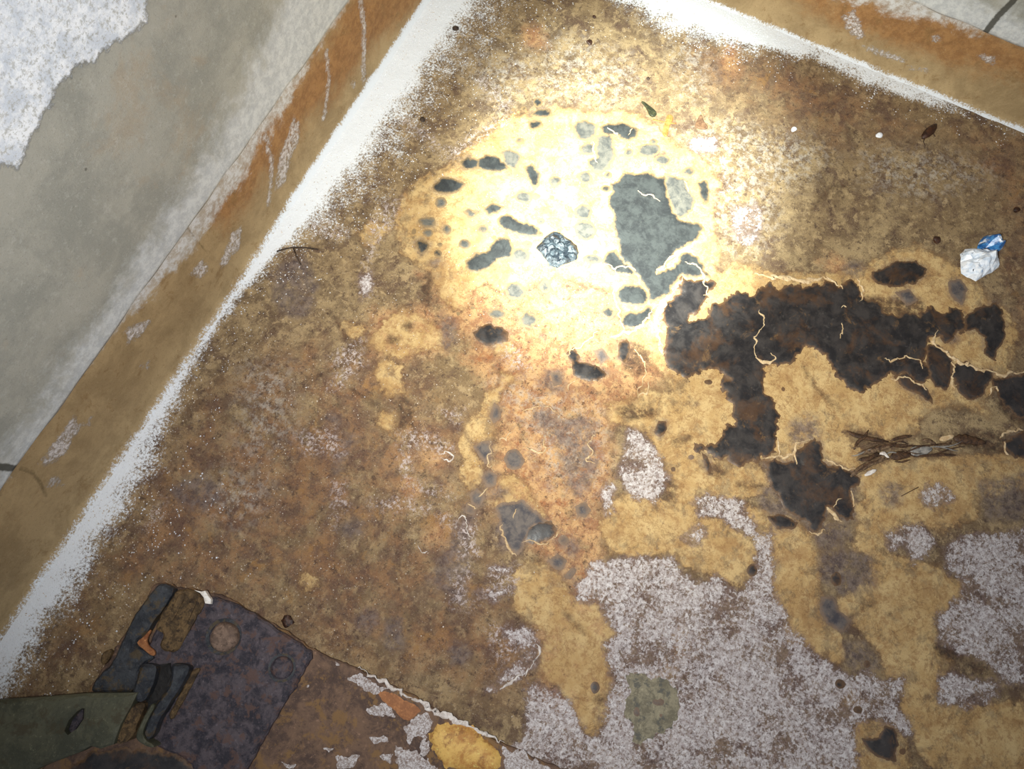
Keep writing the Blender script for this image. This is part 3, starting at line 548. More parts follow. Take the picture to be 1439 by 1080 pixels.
set_attr(wall_left, 'white', field(A, [wl(cp(0, 0, [(-400, -400), (760, -300), (740, 0), (740, 110), (680, 160), (560, 230), (460, 320), (380, 330), (350, 390), (290, 440), (250, 540), (200, 620), (130, 740), (100, 850), (40, 830), (0, 840), (-400, 1200)]))]))
set_attr(wall_left, 'lime', np.interp(-A[:, 0], [.3, .55, .8, 1.0, 1.3, 1.7], [.16, .15, .075, .05, .04, .03]) - (A[:, 1] - SKL))
set_attr(wall_left, 'dark', field(A, [], [(wl(cp(0, 520, [(-80, 480), (0, 487), (60, 495), (110, 500)])), .005)]))
wall_back, A = wall('wall_back', 0, FX, SKB, 1.25, lambda a, f: np.column_stack([a[:, 0], -f, a[:, 1]]), 'grey rendered wall strip at the upper right')
set_attr(wall_back, 'white', np.full(len(A), -.1)); set_attr(wall_back, 'lime', .06 - (A[:, 1] - SKB))
set_attr(wall_back, 'dark', field(A, [], [(wb(cp(1039, 0, [(1420, -40), (1375, 15), (1310, 80), (1230, 180)])), .0052)]))
def skirting(name, a0, a1, zt, place, label):
    n = int((a1 - a0) / .005) + 1; us = np.linspace(a0, a1, n)
    prof = [(.016, -.001), (.009, .003), (.004, .009), (0.002, .018), (0.0, .032)] + [(-.0012 - .0015 * k / 24, .032 + (zt + .004 - .032) * k / 24) for k in range(1, 25)]
    pr = np.array(prof); U = np.tile(us, len(pr)); O = np.repeat(pr[:, 0], n); Zz = np.repeat(pr[:, 1], n)
    O = O + .003 * (vnoise(np.stack([U, Zz], 1), 18, 6) - .5) * np.clip(Zz / .03, 0, 1)
    i = np.arange(n * len(pr)).reshape(len(pr), n); Fc = np.stack([i[:-1, :-1].ravel(), i[:-1, 1:].ravel(), i[1:, 1:].ravel(), i[1:, :-1].ravel()], 1)
    o = fast_mesh(name, place(U, O, Zz), Fc, 'skirt'); o['kind'] = 'structure'; o['label'] = label; return o, np.stack([U, Zz], 1)
bl, A = skirting('baseboard_left', FY, 0, SKL, lambda u, o, z: np.column_stack([o, u, z]), 'ochre-stained mortar skirting below the grey left wall')
L2 = lambda L: [wl(p) for p in L]
set_attr(bl, 'white', field(A, L2([cp(0, 260, [(1110, 400), (1180, 240), (1230, 220), (1220, 300), (1140, 410)]), cp(0, 260, [(970, 450), (1030, 380), (1060, 430), (1010, 470)]), cp(0, 520, [(210, 470), (330, 310), (380, 240), (410, 300), (330, 430), (250, 490)]), cp(0, 520, [(240, 580), (280, 530), (330, 590)]), cp(350, 0, [(200, 680), (230, 590), (260, 640), (250, 720), (210, 800), (190, 920), (140, 960), (160, 780)]), cp(0, 520, [(440, 270), (470, 240), (460, 280)]), cp(0, 260, [(640, 740), (700, 700), (770, 690), (720, 760), (660, 800)]), cp(0, 260, [(720, 920), (760, 890), (750, 930)]), cp(350, 0, [(510, 430), (540, 405), (535, 440)])]),
 [(wl(cp(350, 0, p)), wd) for p, wd in (([(570, 0), (585, 150), (585, 280), (575, 400)], .0065), ([(400, 270), (410, 400), (395, 520), (380, 600)], .0045), ([(90, 690), (120, 850), (110, 960), (100, 1030)], .005))]))
set_attr(bl, 'rust', field(A, L2([[(640, -30), (505, -10), (440, 90), (370, 175), (330, 250), (290, 310), (320, 320), (395, 215), (470, 130), (560, 30)]])))
set_attr(bl, 'lime', (A[:, 1] - SKL) + np.interp(-A[:, 0], [.2, .6, .72, .85, .98, 1.08, 1.2, 1.6], [.0, .005, .03, .05, .04, .03, -.01, -.01]))
set_attr(bl, 'salt', np.interp(A[:, 1], [0, .008, .02, .035], [.78, .55, .25, 0]) * np.interp(-A[:, 0], [.7, .95, 1.25], [1, .72, .72]))
set_attr(bl, 'dark', field(A, [], [(wl(cp(0, 520, [(110, 500), (170, 520), (210, 570), (240, 640)])), .0025), (wl(cp(0, 260, [(940, 200), (1000, 290), (1070, 350)])), .0016), (wl(cp(0, 520, [(140, 410), (250, 270), (300, 190)])), .0018)]))
bb, A = skirting('baseboard_back', 0, FX, SKB, lambda u, o, z: np.column_stack([u, -o, z]), 'ochre-stained mortar skirting below the upper right wall')
set_attr(bb, 'white', field(A, [wb(cp(1039, 0, p)) for p in ([(520, 90), (580, 50), (600, 110), (640, 180), (590, 200), (550, 150)], [(975, 190), (1000, 175), (1020, 205), (990, 215)], [(1200, 280), (1290, 290), (1280, 330), (1240, 310)])], [(wb(cp(1039, 0, p)), wd) for p, wd in (([(630, 240), (700, 260), (820, 310)], .0045), ([(860, 340), (950, 360)], .0035))]))
set_attr(bb, 'rust', field(A, [wb([(1100, -20), (1290, 15), (1480, 70), (1480, 130), (1300, 80), (1180, 40)])]))
set_attr(bb, 'lime', (A[:, 1] - SKB) + np.interp(A[:, 0], [.3, .6, .75, .9, 1.0, 1.1], [.07, .06, .045, .02, 0, -.01]))
set_attr(bb, 'salt', np.interp(A[:, 1], [0, .006, .02], [.66, .40, .0])); set_attr(bb, 'dark', np.full(len(A), -.1))

# ------------------------------------------------------------------ sludge deposits on the floor
q = lambda u, v, pts: cp(u, v, pts)
BIG = (q(700, 260, [(930, 470), (1082, 480), (1070, 540), (1040, 580), (1000, 640), (955, 690), (1010, 675), (1060, 640), (1120, 590), (1200, 540)]) +
 q(1039, 260, [(50, 545), (100, 520), (150, 490), (200, 530), (250, 490), (330, 520), (440, 485), (510, 525), (560, 470), (590, 490), (620, 550), (680, 575), (740, 640), (800, 660), (920, 660), (935, 600), (970, 600), (1010, 630), (1060, 600), (1110, 630), (1150, 690), (1130, 740), (1050, 790), (1000, 780), (950, 810), (930, 870), (960, 990), (880, 990), (820, 955), (740, 965), (680, 1000), (600, 1050), (540, 1020), (480, 940), (440, 870), (380, 840), (350, 800), (330, 850), (270, 880), (200, 910), (130, 930), (110, 965), (125, 1010)]) +
 q(1039, 520, [(130, 75), (145, 110), (185, 150), (190, 250), (180, 330), (195, 430)]) +
 q(700, 520, [(1400, 430), (1340, 440), (1290, 460), (1200, 470), (1130, 440), (1080, 440), (1040, 410), (990, 410), (980, 380), (1060, 370), (1120, 360), (1130, 310), (1190, 260), (1200, 250), (1170, 190), (1130, 100), (1150, 0)]) +
 q(700, 260, [(1170, 1000), (1120, 930), (1060, 910), (1010, 950), (960, 975), (900, 960), (860, 910), (840, 870), (850, 760), (825, 690), (835, 640), (875, 590), (905, 530)]))
GREYBIG = q(700, 260, [(600, -30), (640, -75), (690, -55), (760, -60), (810, -35), (850, -40), (850, 40), (865, 90), (890, 150), (930, 182), (1010, 190), (1045, 225), (1015, 280), (950, 310), (890, 360), (845, 410), (800, 448), (860, 425), (910, 380), (960, 330), (1000, 360), (1050, 420), (1080, 474), (932, 462), (890, 510), (860, 550), (780, 602), (755, 590), (745, 550), (735, 490), (680, 425), (625, 375), (600, 290), (580, 200), (560, 80), (570, 0)])
def dep(px, mat='black', h=.0012, amp=1.0, **k):
    nm = {'black': 'black_deposit', 'grey': 'grey_mould_patch', 'slate': 'slate_deposit'}[mat]
    A_ = np.array(px); cxp, cyp = A_.mean(0)
    if np.ptp(A_[:, 0]) < 110: px = [(cxp + (x - cxp) * 1.14, cyp + (y - cyp) * 1.14) for x, y in px]
    if mat in ('black', 'grey') and 560 < cxp < 1020 and 130 < cyp < 460: mat = {'black': 'slate', 'grey': 'slate_pale'}[mat]
    return patch(nm, px, mat, h, amp, parent=floor, **k)
dep(BIG, 'black', .0016, 1.15, label='large branching black sludge patch'); dep(GREYBIG, 'slate', .0016, .8, label='slate grey sludge patch in the torch beam')
B = [(700, 260, [(560, 350), (600, 330), (625, 375), (680, 425), (700, 470), (640, 450), (590, 440), (530, 400)]),
 (700, 260, [(600, 540), (640, 505), (720, 510), (755, 560), (740, 600), (680, 610), (620, 600)]), (700, 260, [(625, 690), (660, 640), (700, 650), (750, 615), (785, 640), (760, 680), (700, 725), (645, 725)]),
 (700, 0, [(515, 640), (560, 630), (650, 630), (700, 660), (690, 700), (650, 710), (600, 690), (540, 680)]), (700, 0, [(1010, 930), (1050, 915), (1065, 960), (1060, 1020), (1035, 1030), (1020, 980)]),
 (700, 0, [(130, 850), (170, 830), (210, 880), (210, 930), (180, 945), (150, 900)]), (700, 0, [(165, 580), (210, 550), (260, 555), (270, 585), (220, 595)]), (700, 0, [(155, 620), (210, 610), (225, 640), (190, 655), (160, 650)]),
 (350, 0, [(1065, 820), (1110, 800), (1160, 815), (1160, 855), (1100, 862)]), (350, 0, [(1165, 815), (1200, 790), (1250, 795), (1290, 830), (1315, 860), (1240, 872), (1165, 858)]),
 (350, 0, [(940, 940), (970, 905), (1040, 905), (1085, 935), (1050, 970), (990, 980), (945, 965)]), (350, 260, [(1190, 120), (1230, 95), (1288, 112), (1260, 140), (1210, 152)]),
 (350, 260, [(1110, 380), (1150, 340), (1210, 340), (1245, 280), (1290, 275), (1335, 320), (1320, 360), (1260, 375), (1230, 410), (1160, 437), (1115, 415)]),
 (700, 260, [(10, 180), (50, 150), (100, 180), (200, 215), (215, 250), (160, 262), (60, 240), (15, 215)]),
 (350, 260, [(840, 300), (870, 275), (910, 300), (900, 330), (870, 348)]), (350, 260, [(1140, 750), (1180, 720), (1220, 705), (1250, 730), (1300, 740), (1300, 780), (1260, 790), (1220, 810), (1170, 785)]),
 (700, 260, [(-20, 720), (20, 720), (45, 770), (20, 795), (-15, 800)]), (700, 260, [(350, 860), (390, 830), (420, 870), (405, 900), (450, 900), (510, 920), (540, 950), (500, 980), (440, 982), (390, 950), (380, 900)]),
 (700, 260, [(610, 800), (650, 780), (670, 830), (640, 890), (610, 870)]), (700, 260, [(520, 640), (560, 610), (590, 650), (560, 680)]),
 (700, 520, [(790, 310), (810, 260), (845, 260), (850, 300), (820, 335)]), (700, 520, [(1030, 420), (1055, 440), (1080, 490), (1070, 520), (1045, 490)]), (700, 520, [(150, 810), (200, 770), (260, 765), (290, 800), (265, 850), (190, 870), (140, 860)]),
 (1039, 260, [(680, 450), (740, 420), (800, 390), (870, 388), (935, 430), (885, 490), (820, 500), (760, 505), (700, 485)]),
 (1039, 260, [(1150, 670), (1200, 640), (1240, 625), (1290, 600), (1315, 640), (1328, 720), (1315, 800), (1275, 865), (1235, 830), (1240, 770), (1200, 730), (1150, 730)]), (1039, 520, [(1330, 100), (1439, 60), (1560, 60), (1560, 260), (1420, 230), (1350, 180)]),
 (1039, 260, [(950, 830), (1010, 818), (1070, 890), (1072, 960), (1040, 1020), (985, 1000), (950, 920)]), (1039, 260, [(1090, 910), (1150, 900), (1200, 940), (1270, 940), (1280, 980), (1240, 1010), (1225, 1050), (1170, 1075), (1110, 1040), (1085, 960)]),
 (1039, 260, [(1310, 985), (1439, 960), (1560, 970), (1560, 1200), (1439, 1150), (1350, 1110), (1310, 1040)]), (1039, 520, [(1350, 370), (1390, 330), (1439, 310), (1560, 300), (1560, 440), (1390, 430)]),
 (1039, 520, [(790, 40), (850, 20), (940, 95), (965, 160), (900, 125), (830, 85)]), (1039, 520, [(280, 400), (340, 370), (370, 330), (410, 370), (420, 450), (480, 480), (560, 510), (600, 540), (600, 580), (570, 620), (575, 700), (582, 750), (540, 762), (490, 735), (470, 690), (440, 690), (420, 780), (380, 812), (355, 800), (345, 770), (290, 740), (230, 700), (210, 640), (160, 590), (140, 520), (140, 470), (200, 450), (280, 470)]),
 (1039, 520, [(150, 750), (200, 730), (290, 770), (270, 800), (190, 800)]), (1039, 780, [(630, 930), (700, 930), (740, 870), (780, 890), (792, 960), (780, 1030), (720, 1020), (650, 970)])]
HALO = [q(x, y, p) for x, y, p in B]
for x, y, p in B: dep(q(x, y, p), amp=.75)
for x, y, u, v, ru, rv in [(700, 0, 200, 517, 23, 20), (700, 0, 130, 550, 14, 12), (700, 0, 75, 556, 9, 9), (350, 260, 955, 346, 20, 18), (350, 260, 965, 302, 13, 12), (350, 260, 790, 385, 7, 7), (350, 260, 1240, 265, 10, 10), (700, 260, 490, 340, 13, 12), (700, 0, 545, 955, 26, 16), (700, 520, 885, 500, 12, 12), (700, 520, 1282, 1012, 24, 30), (1039, 780, 825, 990, 17, 16), (1039, 780, 510, 650, 24, 22), (1039, 780, 600, 780, 22, 18), (700, 780, 490, 668, 22, 28), (700, 520, 1062, 60, 20, 12), (350, 260, 1058, 650, 9, 9), (350, 260, 835, 235, 12, 14), (350, 260, 830, 266, 8, 8), (1039, 780, 645, 548, 18, 18), (1039, 520, 222, 96, 9, 11), (350, 260, 1130, 620, 12, 8), (1039, 780, 490, 120, 26, 32)]:
    dep(disc(x, y, u, v, ru, rv), amp=.35, h=.0009)
G = [(700, 0, [(380, 650), (400, 625), (450, 615), (490, 640), (490, 680), (450, 710), (410, 700)]), (700, 0, [(410, 750), (450, 720), (490, 740), (480, 780), (430, 780)]), (700, 0, [(495, 700), (570, 690), (580, 790), (550, 850), (510, 870), (460, 840), (460, 805), (500, 795)]),
 (700, 0, [(20, 770), (60, 760), (115, 790), (90, 860), (40, 840)]), (350, 260, [(1085, 140), (1110, 120), (1160, 140), (1120, 170)]), (700, 520, [(390, 690), (440, 670), (465, 710), (440, 745), (400, 730)]),
 (700, 520, [(0, 700), (60, 680), (130, 670), (180, 720), (240, 765), (160, 800), (130, 870), (100, 920), (60, 900), (30, 840), (10, 780)]), (700, 520, [(260, 960), (300, 935), (345, 965), (320, 1010), (280, 1000)]), (700, 520, [(335, 1045), (370, 1000), (395, 1010), (370, 1055)]),
 (350, 520, [(1220, 230), (1240, 170), (1265, 190), (1272, 240), (1240, 265)]), (350, 520, [(1140, 390), (1180, 360), (1215, 360), (1225, 410), (1200, 470), (1165, 430)]), (350, 520, [(1180, 540), (1210, 510), (1250, 530), (1240, 580), (1200, 590)]), (350, 520, [(1120, 630), (1150, 600), (1190, 640), (1160, 690), (1125, 670)]), (350, 520, [(1100, 680), (1140, 690), (1140, 730), (1095, 720)]),
 (1039, 260, [(1060, 490), (1110, 480), (1150, 530), (1120, 600), (1070, 560)]), (1039, 780, [(420, 220), (480, 220), (500, 280), (560, 320), (520, 380), (450, 340), (410, 280)]), (1039, 260, [(790, 545), (860, 530), (900, 580), (850, 605)]), (350, 260, [(1370, 680), (1400, 640), (1445, 670), (1430, 720), (1390, 710)]),
 (700, 260, [(490, 840), (530, 830), (555, 870), (520, 900)]), (700, 260, [(265, 950), (310, 950), (320, 1000), (280, 1015)])]
HALO += [q(x, y, p) for x, y, p in G]
G += [(700, 260, [(848, -45), (940, -20), (965, 40), (990, 90), (950, 150), (900, 158), (865, 90), (850, 30)])]
for x, y, p in G: dep(q(x, y, p), 'grey', .0008, .6)
for x, y, u, v, ru, rv in [(700, 260, 440, 230, 50, 42), (700, 260, 110, 360, 42, 36), (350, 260, 1180, 225, 28, 22), (350, 260, 1380, 360, 34, 30), (350, 260, 900, 185, 40, 24), (350, 260, 1000, 225, 20, 22), (700, 0, 440, 900, 34, 30), (700, 0, 130, 1000, 40, 30), (700, 0, 960, 870, 28, 22), (700, 0, 760, 760, 50, 30), (700, 0, 830, 810, 40, 24), (700, 260, 90, 545, 46, 36), (700, 260, 240, 510, 26, 34), (350, 260, 1340, 530, 42, 38), (700, 260, 480, 375, 44, 22), (700, 260, 155, 685, 44, 30), (350, 260, 1250, 650, 40, 22)]: dep(disc(x, y, u, v, ru, rv), 'grey', .0007, .7)
for x, y, u, v, ru, rv in [(700, 0, 660, 775, 22, 20), (700, 0, 785, 720, 20, 16), (700, 0, 555, 888, 22, 16), (700, 0, 285, 916, 30, 26), (700, 0, 272, 1000, 12, 11), (700, 0, 190, 995, 20, 16), (350, 0, 970, 1025, 28, 27), (350, 260, 1090, 300, 28, 24), (350, 260, 905, 242, 24, 20), (700, 260, 430, 138, 40, 36), (700, 260, 215, 185, 20, 15), (700, 260, 236, 130, 22, 18), (700, 260, 365, 155, 10, 9), (700, 520, 80, 452, 45, 50), (700, 0, 110, 715, 20, 18), (350, 260, 1410, 300, 20, 18), (700, 520, 975, 440, 16, 12), (700, 520, 330, 860, 26, 24)]:
    dep(disc(x, y, u, v, ru, rv), 'grey', .0008, .4)
dep(cp(700, 780, [(670, 640), (700, 615), (780, 620), (850, 650), (890, 690), (890, 780), (850, 860), (780, 890), (720, 930), (685, 930), (690, 850), (660, 800)]), 'grey').name = 'exposed_stone'
es = bpy.data.objects['exposed_stone']; es.data.materials.clear(); es.data.materials.append(M['stone']); es['label'] = 'olive stone face bare of white bloom'
for (u, v, ru, rv) in ((810, 740, 36, 24), (820, 805, 16, 20), (700, 790, 22, 30)): dep(disc(700, 780, u, v, ru, rv), 'grey', .0026, .5)

set_attr(floor, 'smudge', np.maximum(field(P, T(SMUDGE)), field(P, T(HALO), pad=.02) + .0035))

# ------------------------------------------------------------------ raised mineral veins and pale rims
V_ = [(700, 260, [(935, 465), (905, 520), (860, 570), (800, 605), (775, 650)], 20), (700, 260, [(860, 570), (810, 640), (800, 720), (840, 740)], 46), (700, 260, [(780, 640), (740, 690), (690, 740), (630, 740), (570, 775)], 24), (700, 260, [(590, 430), (590, 520), (600, 620), (625, 700), (640, 740)], 10), (700, 260, [(540, 390), (580, 420), (640, 405), (690, 440)], 12),
 (700, 260, [(795, 448), (850, 395), (900, 345), (950, 310), (1010, 285)], 22), (700, 260, [(940, 400), (990, 400), (1030, 450), (1055, 510), (1045, 560)], 14), (700, 260, [(710, 30), (730, 50), (780, 55), (822, 78)], 12), (700, 260, [(815, 700), (808, 760), (828, 870)], 26), (700, 260, [(340, 870), (390, 820), (450, 790), (510, 740)], 9), (700, 260, [(690, 830), (740, 880), (740, 960), (700, 1060)], 10),
 (1039, 260, [(100, 630), (120, 690), (112, 720)], 14), (1039, 260, [(112, 720), (80, 760), (75, 840), (92, 890), (150, 900), (180, 885), (150, 850)], 24), (1039, 260, [(80, 450), (200, 465), (320, 485), (440, 470)], 34), (1039, 260, [(440, 460), (480, 490), (520, 522)], 16), (1039, 260, [(590, 480), (628, 540), (605, 592)], 10), (1039, 260, [(510, 700), (525, 740), (510, 775)], 18), (1039, 260, [(995, 740), (965, 800), (1040, 850), (1100, 890), (1200, 930), (1290, 950)], 30), (1039, 260, [(1290, 950), (1340, 955), (1439, 940)], 24), (1039, 260, [(1078, 890), (1070, 960), (1092, 1030)], 16), (1039, 260, [(720, 880), (780, 890), (850, 860), (900, 880), (925, 930)], 18), (1039, 260, [(760, 980), (840, 970), (900, 1000), (940, 1030)], 13), (1039, 260, [(505, 610), (535, 615)], 22),
 (1039, 520, [(110, 440), (200, 440), (270, 430), (300, 370), (350, 350)], 16), (1039, 520, [(270, 430), (292, 470)], 10), (1039, 520, [(430, 462), (480, 470), (550, 505), (600, 500)], 12), (1039, 520, [(562, 620), (572, 690)], 9), (1039, 520, [(430, 680), (465, 700), (480, 740), (525, 770)], 28), (1039, 520, [(480, 690), (508, 645)], 12), (1039, 520, [(360, 820), (400, 825), (430, 800)], 10), (1039, 520, [(1315, 345), (1360, 320), (1430, 300)], 18), (1039, 520, [(1340, 370), (1345, 425)], 12), (1039, 520, [(1265, 130), (1290, 80), (1312, 110)], 16), (1039, 520, [(195, 350), (205, 430)], 12),
 (700, 520, [(130, 385), (230, 420), (240, 330)], 11), (700, 520, [(0, 350), (40, 355), (80, 310)], 10), (700, 520, [(500, 315), (450, 360), (475, 420), (440, 455), (490, 470)], 9), (700, 520, [(30, 760), (20, 820), (50, 900), (95, 940)], 12), (700, 520, [(70, 750), (100, 705)], 8), (700, 520, [(125, 870), (180, 860), (230, 878), (280, 850), (320, 800)], 10), (700, 520, [(110, 195), (160, 210), (200, 180)], 9), (700, 520, [(240, 180), (290, 215)], 8), (700, 520, [(350, 110), (352, 70), (385, 60)], 9), (700, 520, [(700, 130), (745, 110), (760, 60)], 9),
 (700, 0, [(480, 720), (490, 760), (478, 790), (502, 822)], 14), (700, 0, [(655, 690), (672, 655)], 10), (700, 0, [(555, 650), (600, 692)], 11), (350, 520, [(1225, 350), (1222, 420), (1195, 480), (1245, 510)], 8), (350, 520, [(1210, 600), (1170, 640)], 8), (350, 520, [(1110, 670), (1155, 690)], 9), (700, 0, [(940, 920), (962, 965)], 10)]
for x, y, p, wd in V_: ribbon('mineral_vein', q(x, y, p), wd, 'vein', .0024, floor)
VW = [(350, 520, [(1050, 770), (1080, 730), (1110, 760), (1100, 830), (1140, 850)], 9), (350, 520, [(965, 430), (990, 400), (1030, 420), (1035, 450), (1000, 462), (968, 440)], 12), (350, 520, [(850, 890), (870, 925), (905, 910)], 10), (700, 780, [(190, 440), (210, 490), (180, 560), (140, 610)], 20), (700, 780, [(0, 670), (60, 640), (120, 600)], 16)]
for x, y, p, wd in VW: ribbon('white_mineral_vein', q(x, y, p), wd * .8, 'vein_white', .0022, floor)

# ------------------------------------------------------------------ salt crystals and grit (nobody could count them)
def grains(name, pts, sizes, mat, label):
    n = len(pts); base = np.array([(1, 0, 0), (0, 1, 0), (-1, 0, 0), (0, -1, 0), (0, 0, 1.), (0, 0, -.4)]); tri = np.array([(0, 1, 4), (1, 2, 4), (2, 3, 4), (3, 0, 4), (1, 0, 5), (2, 1, 5), (3, 2, 5), (0, 3, 5)])
    ang = rng.random(n) * 6.283; c, s_ = np.cos(ang), np.sin(ang); B_ = base[None] * (sizes[:, None, None] * rng.uniform(.55, 1.3, (n, 6, 1)))
    Vx = B_[..., 0] * c[:, None] - B_[..., 1] * s_[:, None]; Vy = B_[..., 0] * s_[:, None] + B_[..., 1] * c[:, None]
    V = np.stack([Vx + pts[:, None, 0], Vy + pts[:, None, 1], B_[..., 2] * .8 + floor_z(pts)[:, None] + .0002], -1).reshape(-1, 3)
    Fx = (tri[None] + (np.arange(n) * 6)[:, None, None]).reshape(-1, 3)
    o = fast_mesh(name, V, Fx, mat); o.data.polygons.foreach_set('use_smooth', np.zeros(len(Fx), bool)); o.parent = floor; o['kind'] = 'stuff'; o['label'] = label; return o
def scatter(n, x0, x1, y0, y1, dens):
    Q = np.stack([rng.uniform(x0, x1, n), rng.uniform(y0, y1, n)], 1); return Q[rng.random(n) < dens(Q)]
Q = scatter(34000, .004, .34, -1.75, 0, lambda p: np.clip(salt_left(p[:, 0], p[:, 1]) * 1.0 - .55 * vnoise(p, 60, 2), 0, .5) ** 1.2)
grains('salt_crystals', Q, rng.uniform(.0006, .0015, len(Q)), 'salt', 'white salt crystals along the foot of the left wall')
Q = scatter(22000, .1, 1.3, -.22, -.004, lambda p: np.clip(salt_back(-p[:, 1], p[:, 0]) - .55 * vnoise(p, 60, 2), 0, 1) ** 1.3)
grains('salt_crystals', Q, rng.uniform(.0006, .0015, len(Q)), 'salt', 'white salt crystals along the foot of the back wall')
Q = scatter(26000, .02, .75, -1.6, -.02, lambda p: np.clip(.75 - p[:, 0] * 1.1, .03, 1) * np.clip(vnoise(p, 26, 6) * 1.6 - .45, 0, 1))
grains('pale_grit', Q, rng.uniform(.0005, .0013, len(Q)), 'grit', 'pale grit scattered over the brown floor')

# ------------------------------------------------------------------ low plinth under the steel bracket
def cz(x0, y0, k, pts): return [(x0 + u / k, y0 + v / k) for u, v in pts]
PZ = .012
pl = slab('plinth', [(218, 818), (290, 832), (320, 838), (400, 887), (440, 912), (500, 938), (560, 968), (620, 1000), (700, 1040), (760, 1068), (900, 1135), (900, 1260), (-60, 1260), (60, 1080), (120, 975), (165, 905)], -.004, PZ, 'plinth', bev=.002, amp=.35, lump=.0001, step=.02)
pl['label'] = 'low rust-stained plinth slab under the steel bracket'; pl['category'] = 'plinth'
c5 = lambda pts: cp(350, 780, pts)
def pp(name, px, mat, h=.001, amp=1.2, **k):
    lb = k.pop('label', None); o = patch(name, px, mat, h, amp, parent=pl, z0=PZ, **k)
    if o and lb: o['label'] = lb
    return o
pp('rust_blister', c5([(920, 900), (960, 850), (1030, 840), (1130, 870), (1250, 960), (1280, 1020), (1260, 1079), (1150, 1095), (1000, 1065), (930, 990)]), 'amber', .002, .7, dome=.009, label='domed amber yellow rust blister')
pp('orange_stain', c5([(640, 690), (720, 690), (860, 770), (870, 790), (820, 840), (770, 820), (700, 750)]), 'orange', .0012, .8)
for p in ([(790, 880), (900, 790), (925, 850), (905, 1000), (850, 1010), (880, 920), (800, 950)], [(500, 610), (560, 600), (700, 680), (640, 700), (560, 670)], [(590, 780), (700, 740), (740, 820), (600, 800)], [(740, 960), (860, 990), (960, 1079), (760, 1100)], [(430, 1020), (560, 1010), (530, 1060), (450, 1075)], [(1290, 970), (1439, 1010), (1560, 1120), (1300, 1120)], [(160, 1040), (240, 1050), (200, 1079)], [(380, 960), (430, 970), (410, 1000)], [(600, 920), (680, 910), (700, 950), (630, 950)], [(820, 1010), (900, 1030), (870, 1079)], [(430, 530), (465, 545), (450, 560)], [(290, 655), (310, 660), (300, 675)], [(650, 1010), (720, 1000), (710, 1060)]): pp('lime_bloom', c5(p), 'pad_white', .0012, 1.8)
pts = np.array([at(*p, PZ)[:2] for p in c5([(550, 573), (700, 655), (850, 740), (950, 790), (1100, 860), (1290, 950)])])
ribbon('lime_edge', None, 26, 'vein_white', .0016, pl, z=PZ, pts=pts)

# ------------------------------------------------------------------ rusted steel bracket bolted to the plinth
br = thing('steel_bracket', 'dark rusted steel bracket with bolted plate and olive arm in the lower left', 'bracket', (*at(300, 960, PZ)[:2], PZ))
PT = .024
plate = slab('base_plate', [(232, 860), (262, 846), (287, 840), (300, 838), (330, 846), (360, 863), (395, 889), (438, 914), (437, 925), (350, 1075), (330, 1115), (290, 1115), (268, 1075), (250, 1062), (222, 1052), (205, 1030), (215, 980), (200, 920)], PZ + .0003, PT, 'rust_plate', br, .003, amp=.3)
def bolt(px, r, h, mat, n=18, sock=False):
    c = at(*px, PT + h); V, Fc = [], []
    prof = [(1.0, 0), (1.02, h * .55), (.93, h * .85), (.78, h), (.35, h * 1.05 if not sock else h * .8)]
    for rr, z in prof:
        for k in range(n):
            a = 2 * math.pi * k / n; V.append((c[0] + rr * r * math.cos(a) * (1 + .03 * math.sin(3 * a + 1)), c[1] + rr * r * math.sin(a), PT + z))
    m = len(prof)
    for i in range(m - 1): Fc += [(i * n + k, i * n + (k + 1) % n, (i + 1) * n + (k + 1) % n, (i + 1) * n + k) for k in range(n)]
    Fc.append(tuple((m - 1) * n + k for k in range(n)))
    return rel(mesh_obj('bolt_head', V, Fc, mat, smooth=True), br)
def washer(px, r0, r1, h, mat, n=28):
    c = at(*px, PT + h); V = []
    for rr, z in ((r1, 0), (r1, h), (r0, h), (r0, 0)):
        for k in range(n): a = 2 * math.pi * k / n; V.append((c[0] + rr * math.cos(a), c[1] + rr * math.sin(a), PT + z))
    Fc = [(i * n + k, i * n + (k + 1) % n, (i + 1) * n + (k + 1) % n, (i + 1) * n + k) for i in range(3) for k in range(n)]
    return rel(mesh_obj('washer', V, Fc, mat), br)
washer((314, 894), .021, .026, .0015, 'rust_dark'); bolt((313, 895), .0205, .015, 'bolt')['label'] = 'round brown rusted bolt head'
washer((396, 938), .0165, .020, .0015, 'rust_dark'); bolt((396, 938), .0155, .006, 'rust_plate', sock=True)
for u, v, r in ((355, 960, .010), (330, 1010, .013), (300, 950, .009), (370, 900, .011), (290, 1000, .012), (385, 985, .009)):      # rust scabs on the plate
    o = patch('rust_scab', [(u + r * 800 * math.cos(a) * random.uniform(.6, 1.2), v + r * 800 * math.sin(a) * random.uniform(.6, 1.2)) for a in np.linspace(0, 6.28, 9, endpoint=False)], 'rust_plate', .0025, 1.0, z0=PT); rel(o, br)
slab('flange', [(221, 819), (247, 825), (239, 836), (229, 856), (218, 867), (210, 882), (200, 896), (189, 900), (197, 908), (211, 915), (217, 925), (197, 937), (187, 972), (124, 972), (133, 955), (156, 932), (167, 906), (188, 864)], PZ + .0003, .032, 'rust_dark', br, .003, amp=.2)
slab('ledge', [(249, 826), (262, 829), (276, 830), (287, 839), (287, 850), (276, 865), (262, 890), (248, 916), (230, 915), (222, 906), (232, 890), (218, 885), (222, 868), (232, 855), (241, 838)], PT - .002, .030, 'rust_brown', br, .003, amp=.35)
for p in ([(252, 832), (262, 834), (240, 876), (232, 874)], [(270, 838), (278, 842), (258, 884), (250, 880)]): slab('ledge_ridge', p, .029, .0335, 'rust_brown', br, .0015, amp=.35)
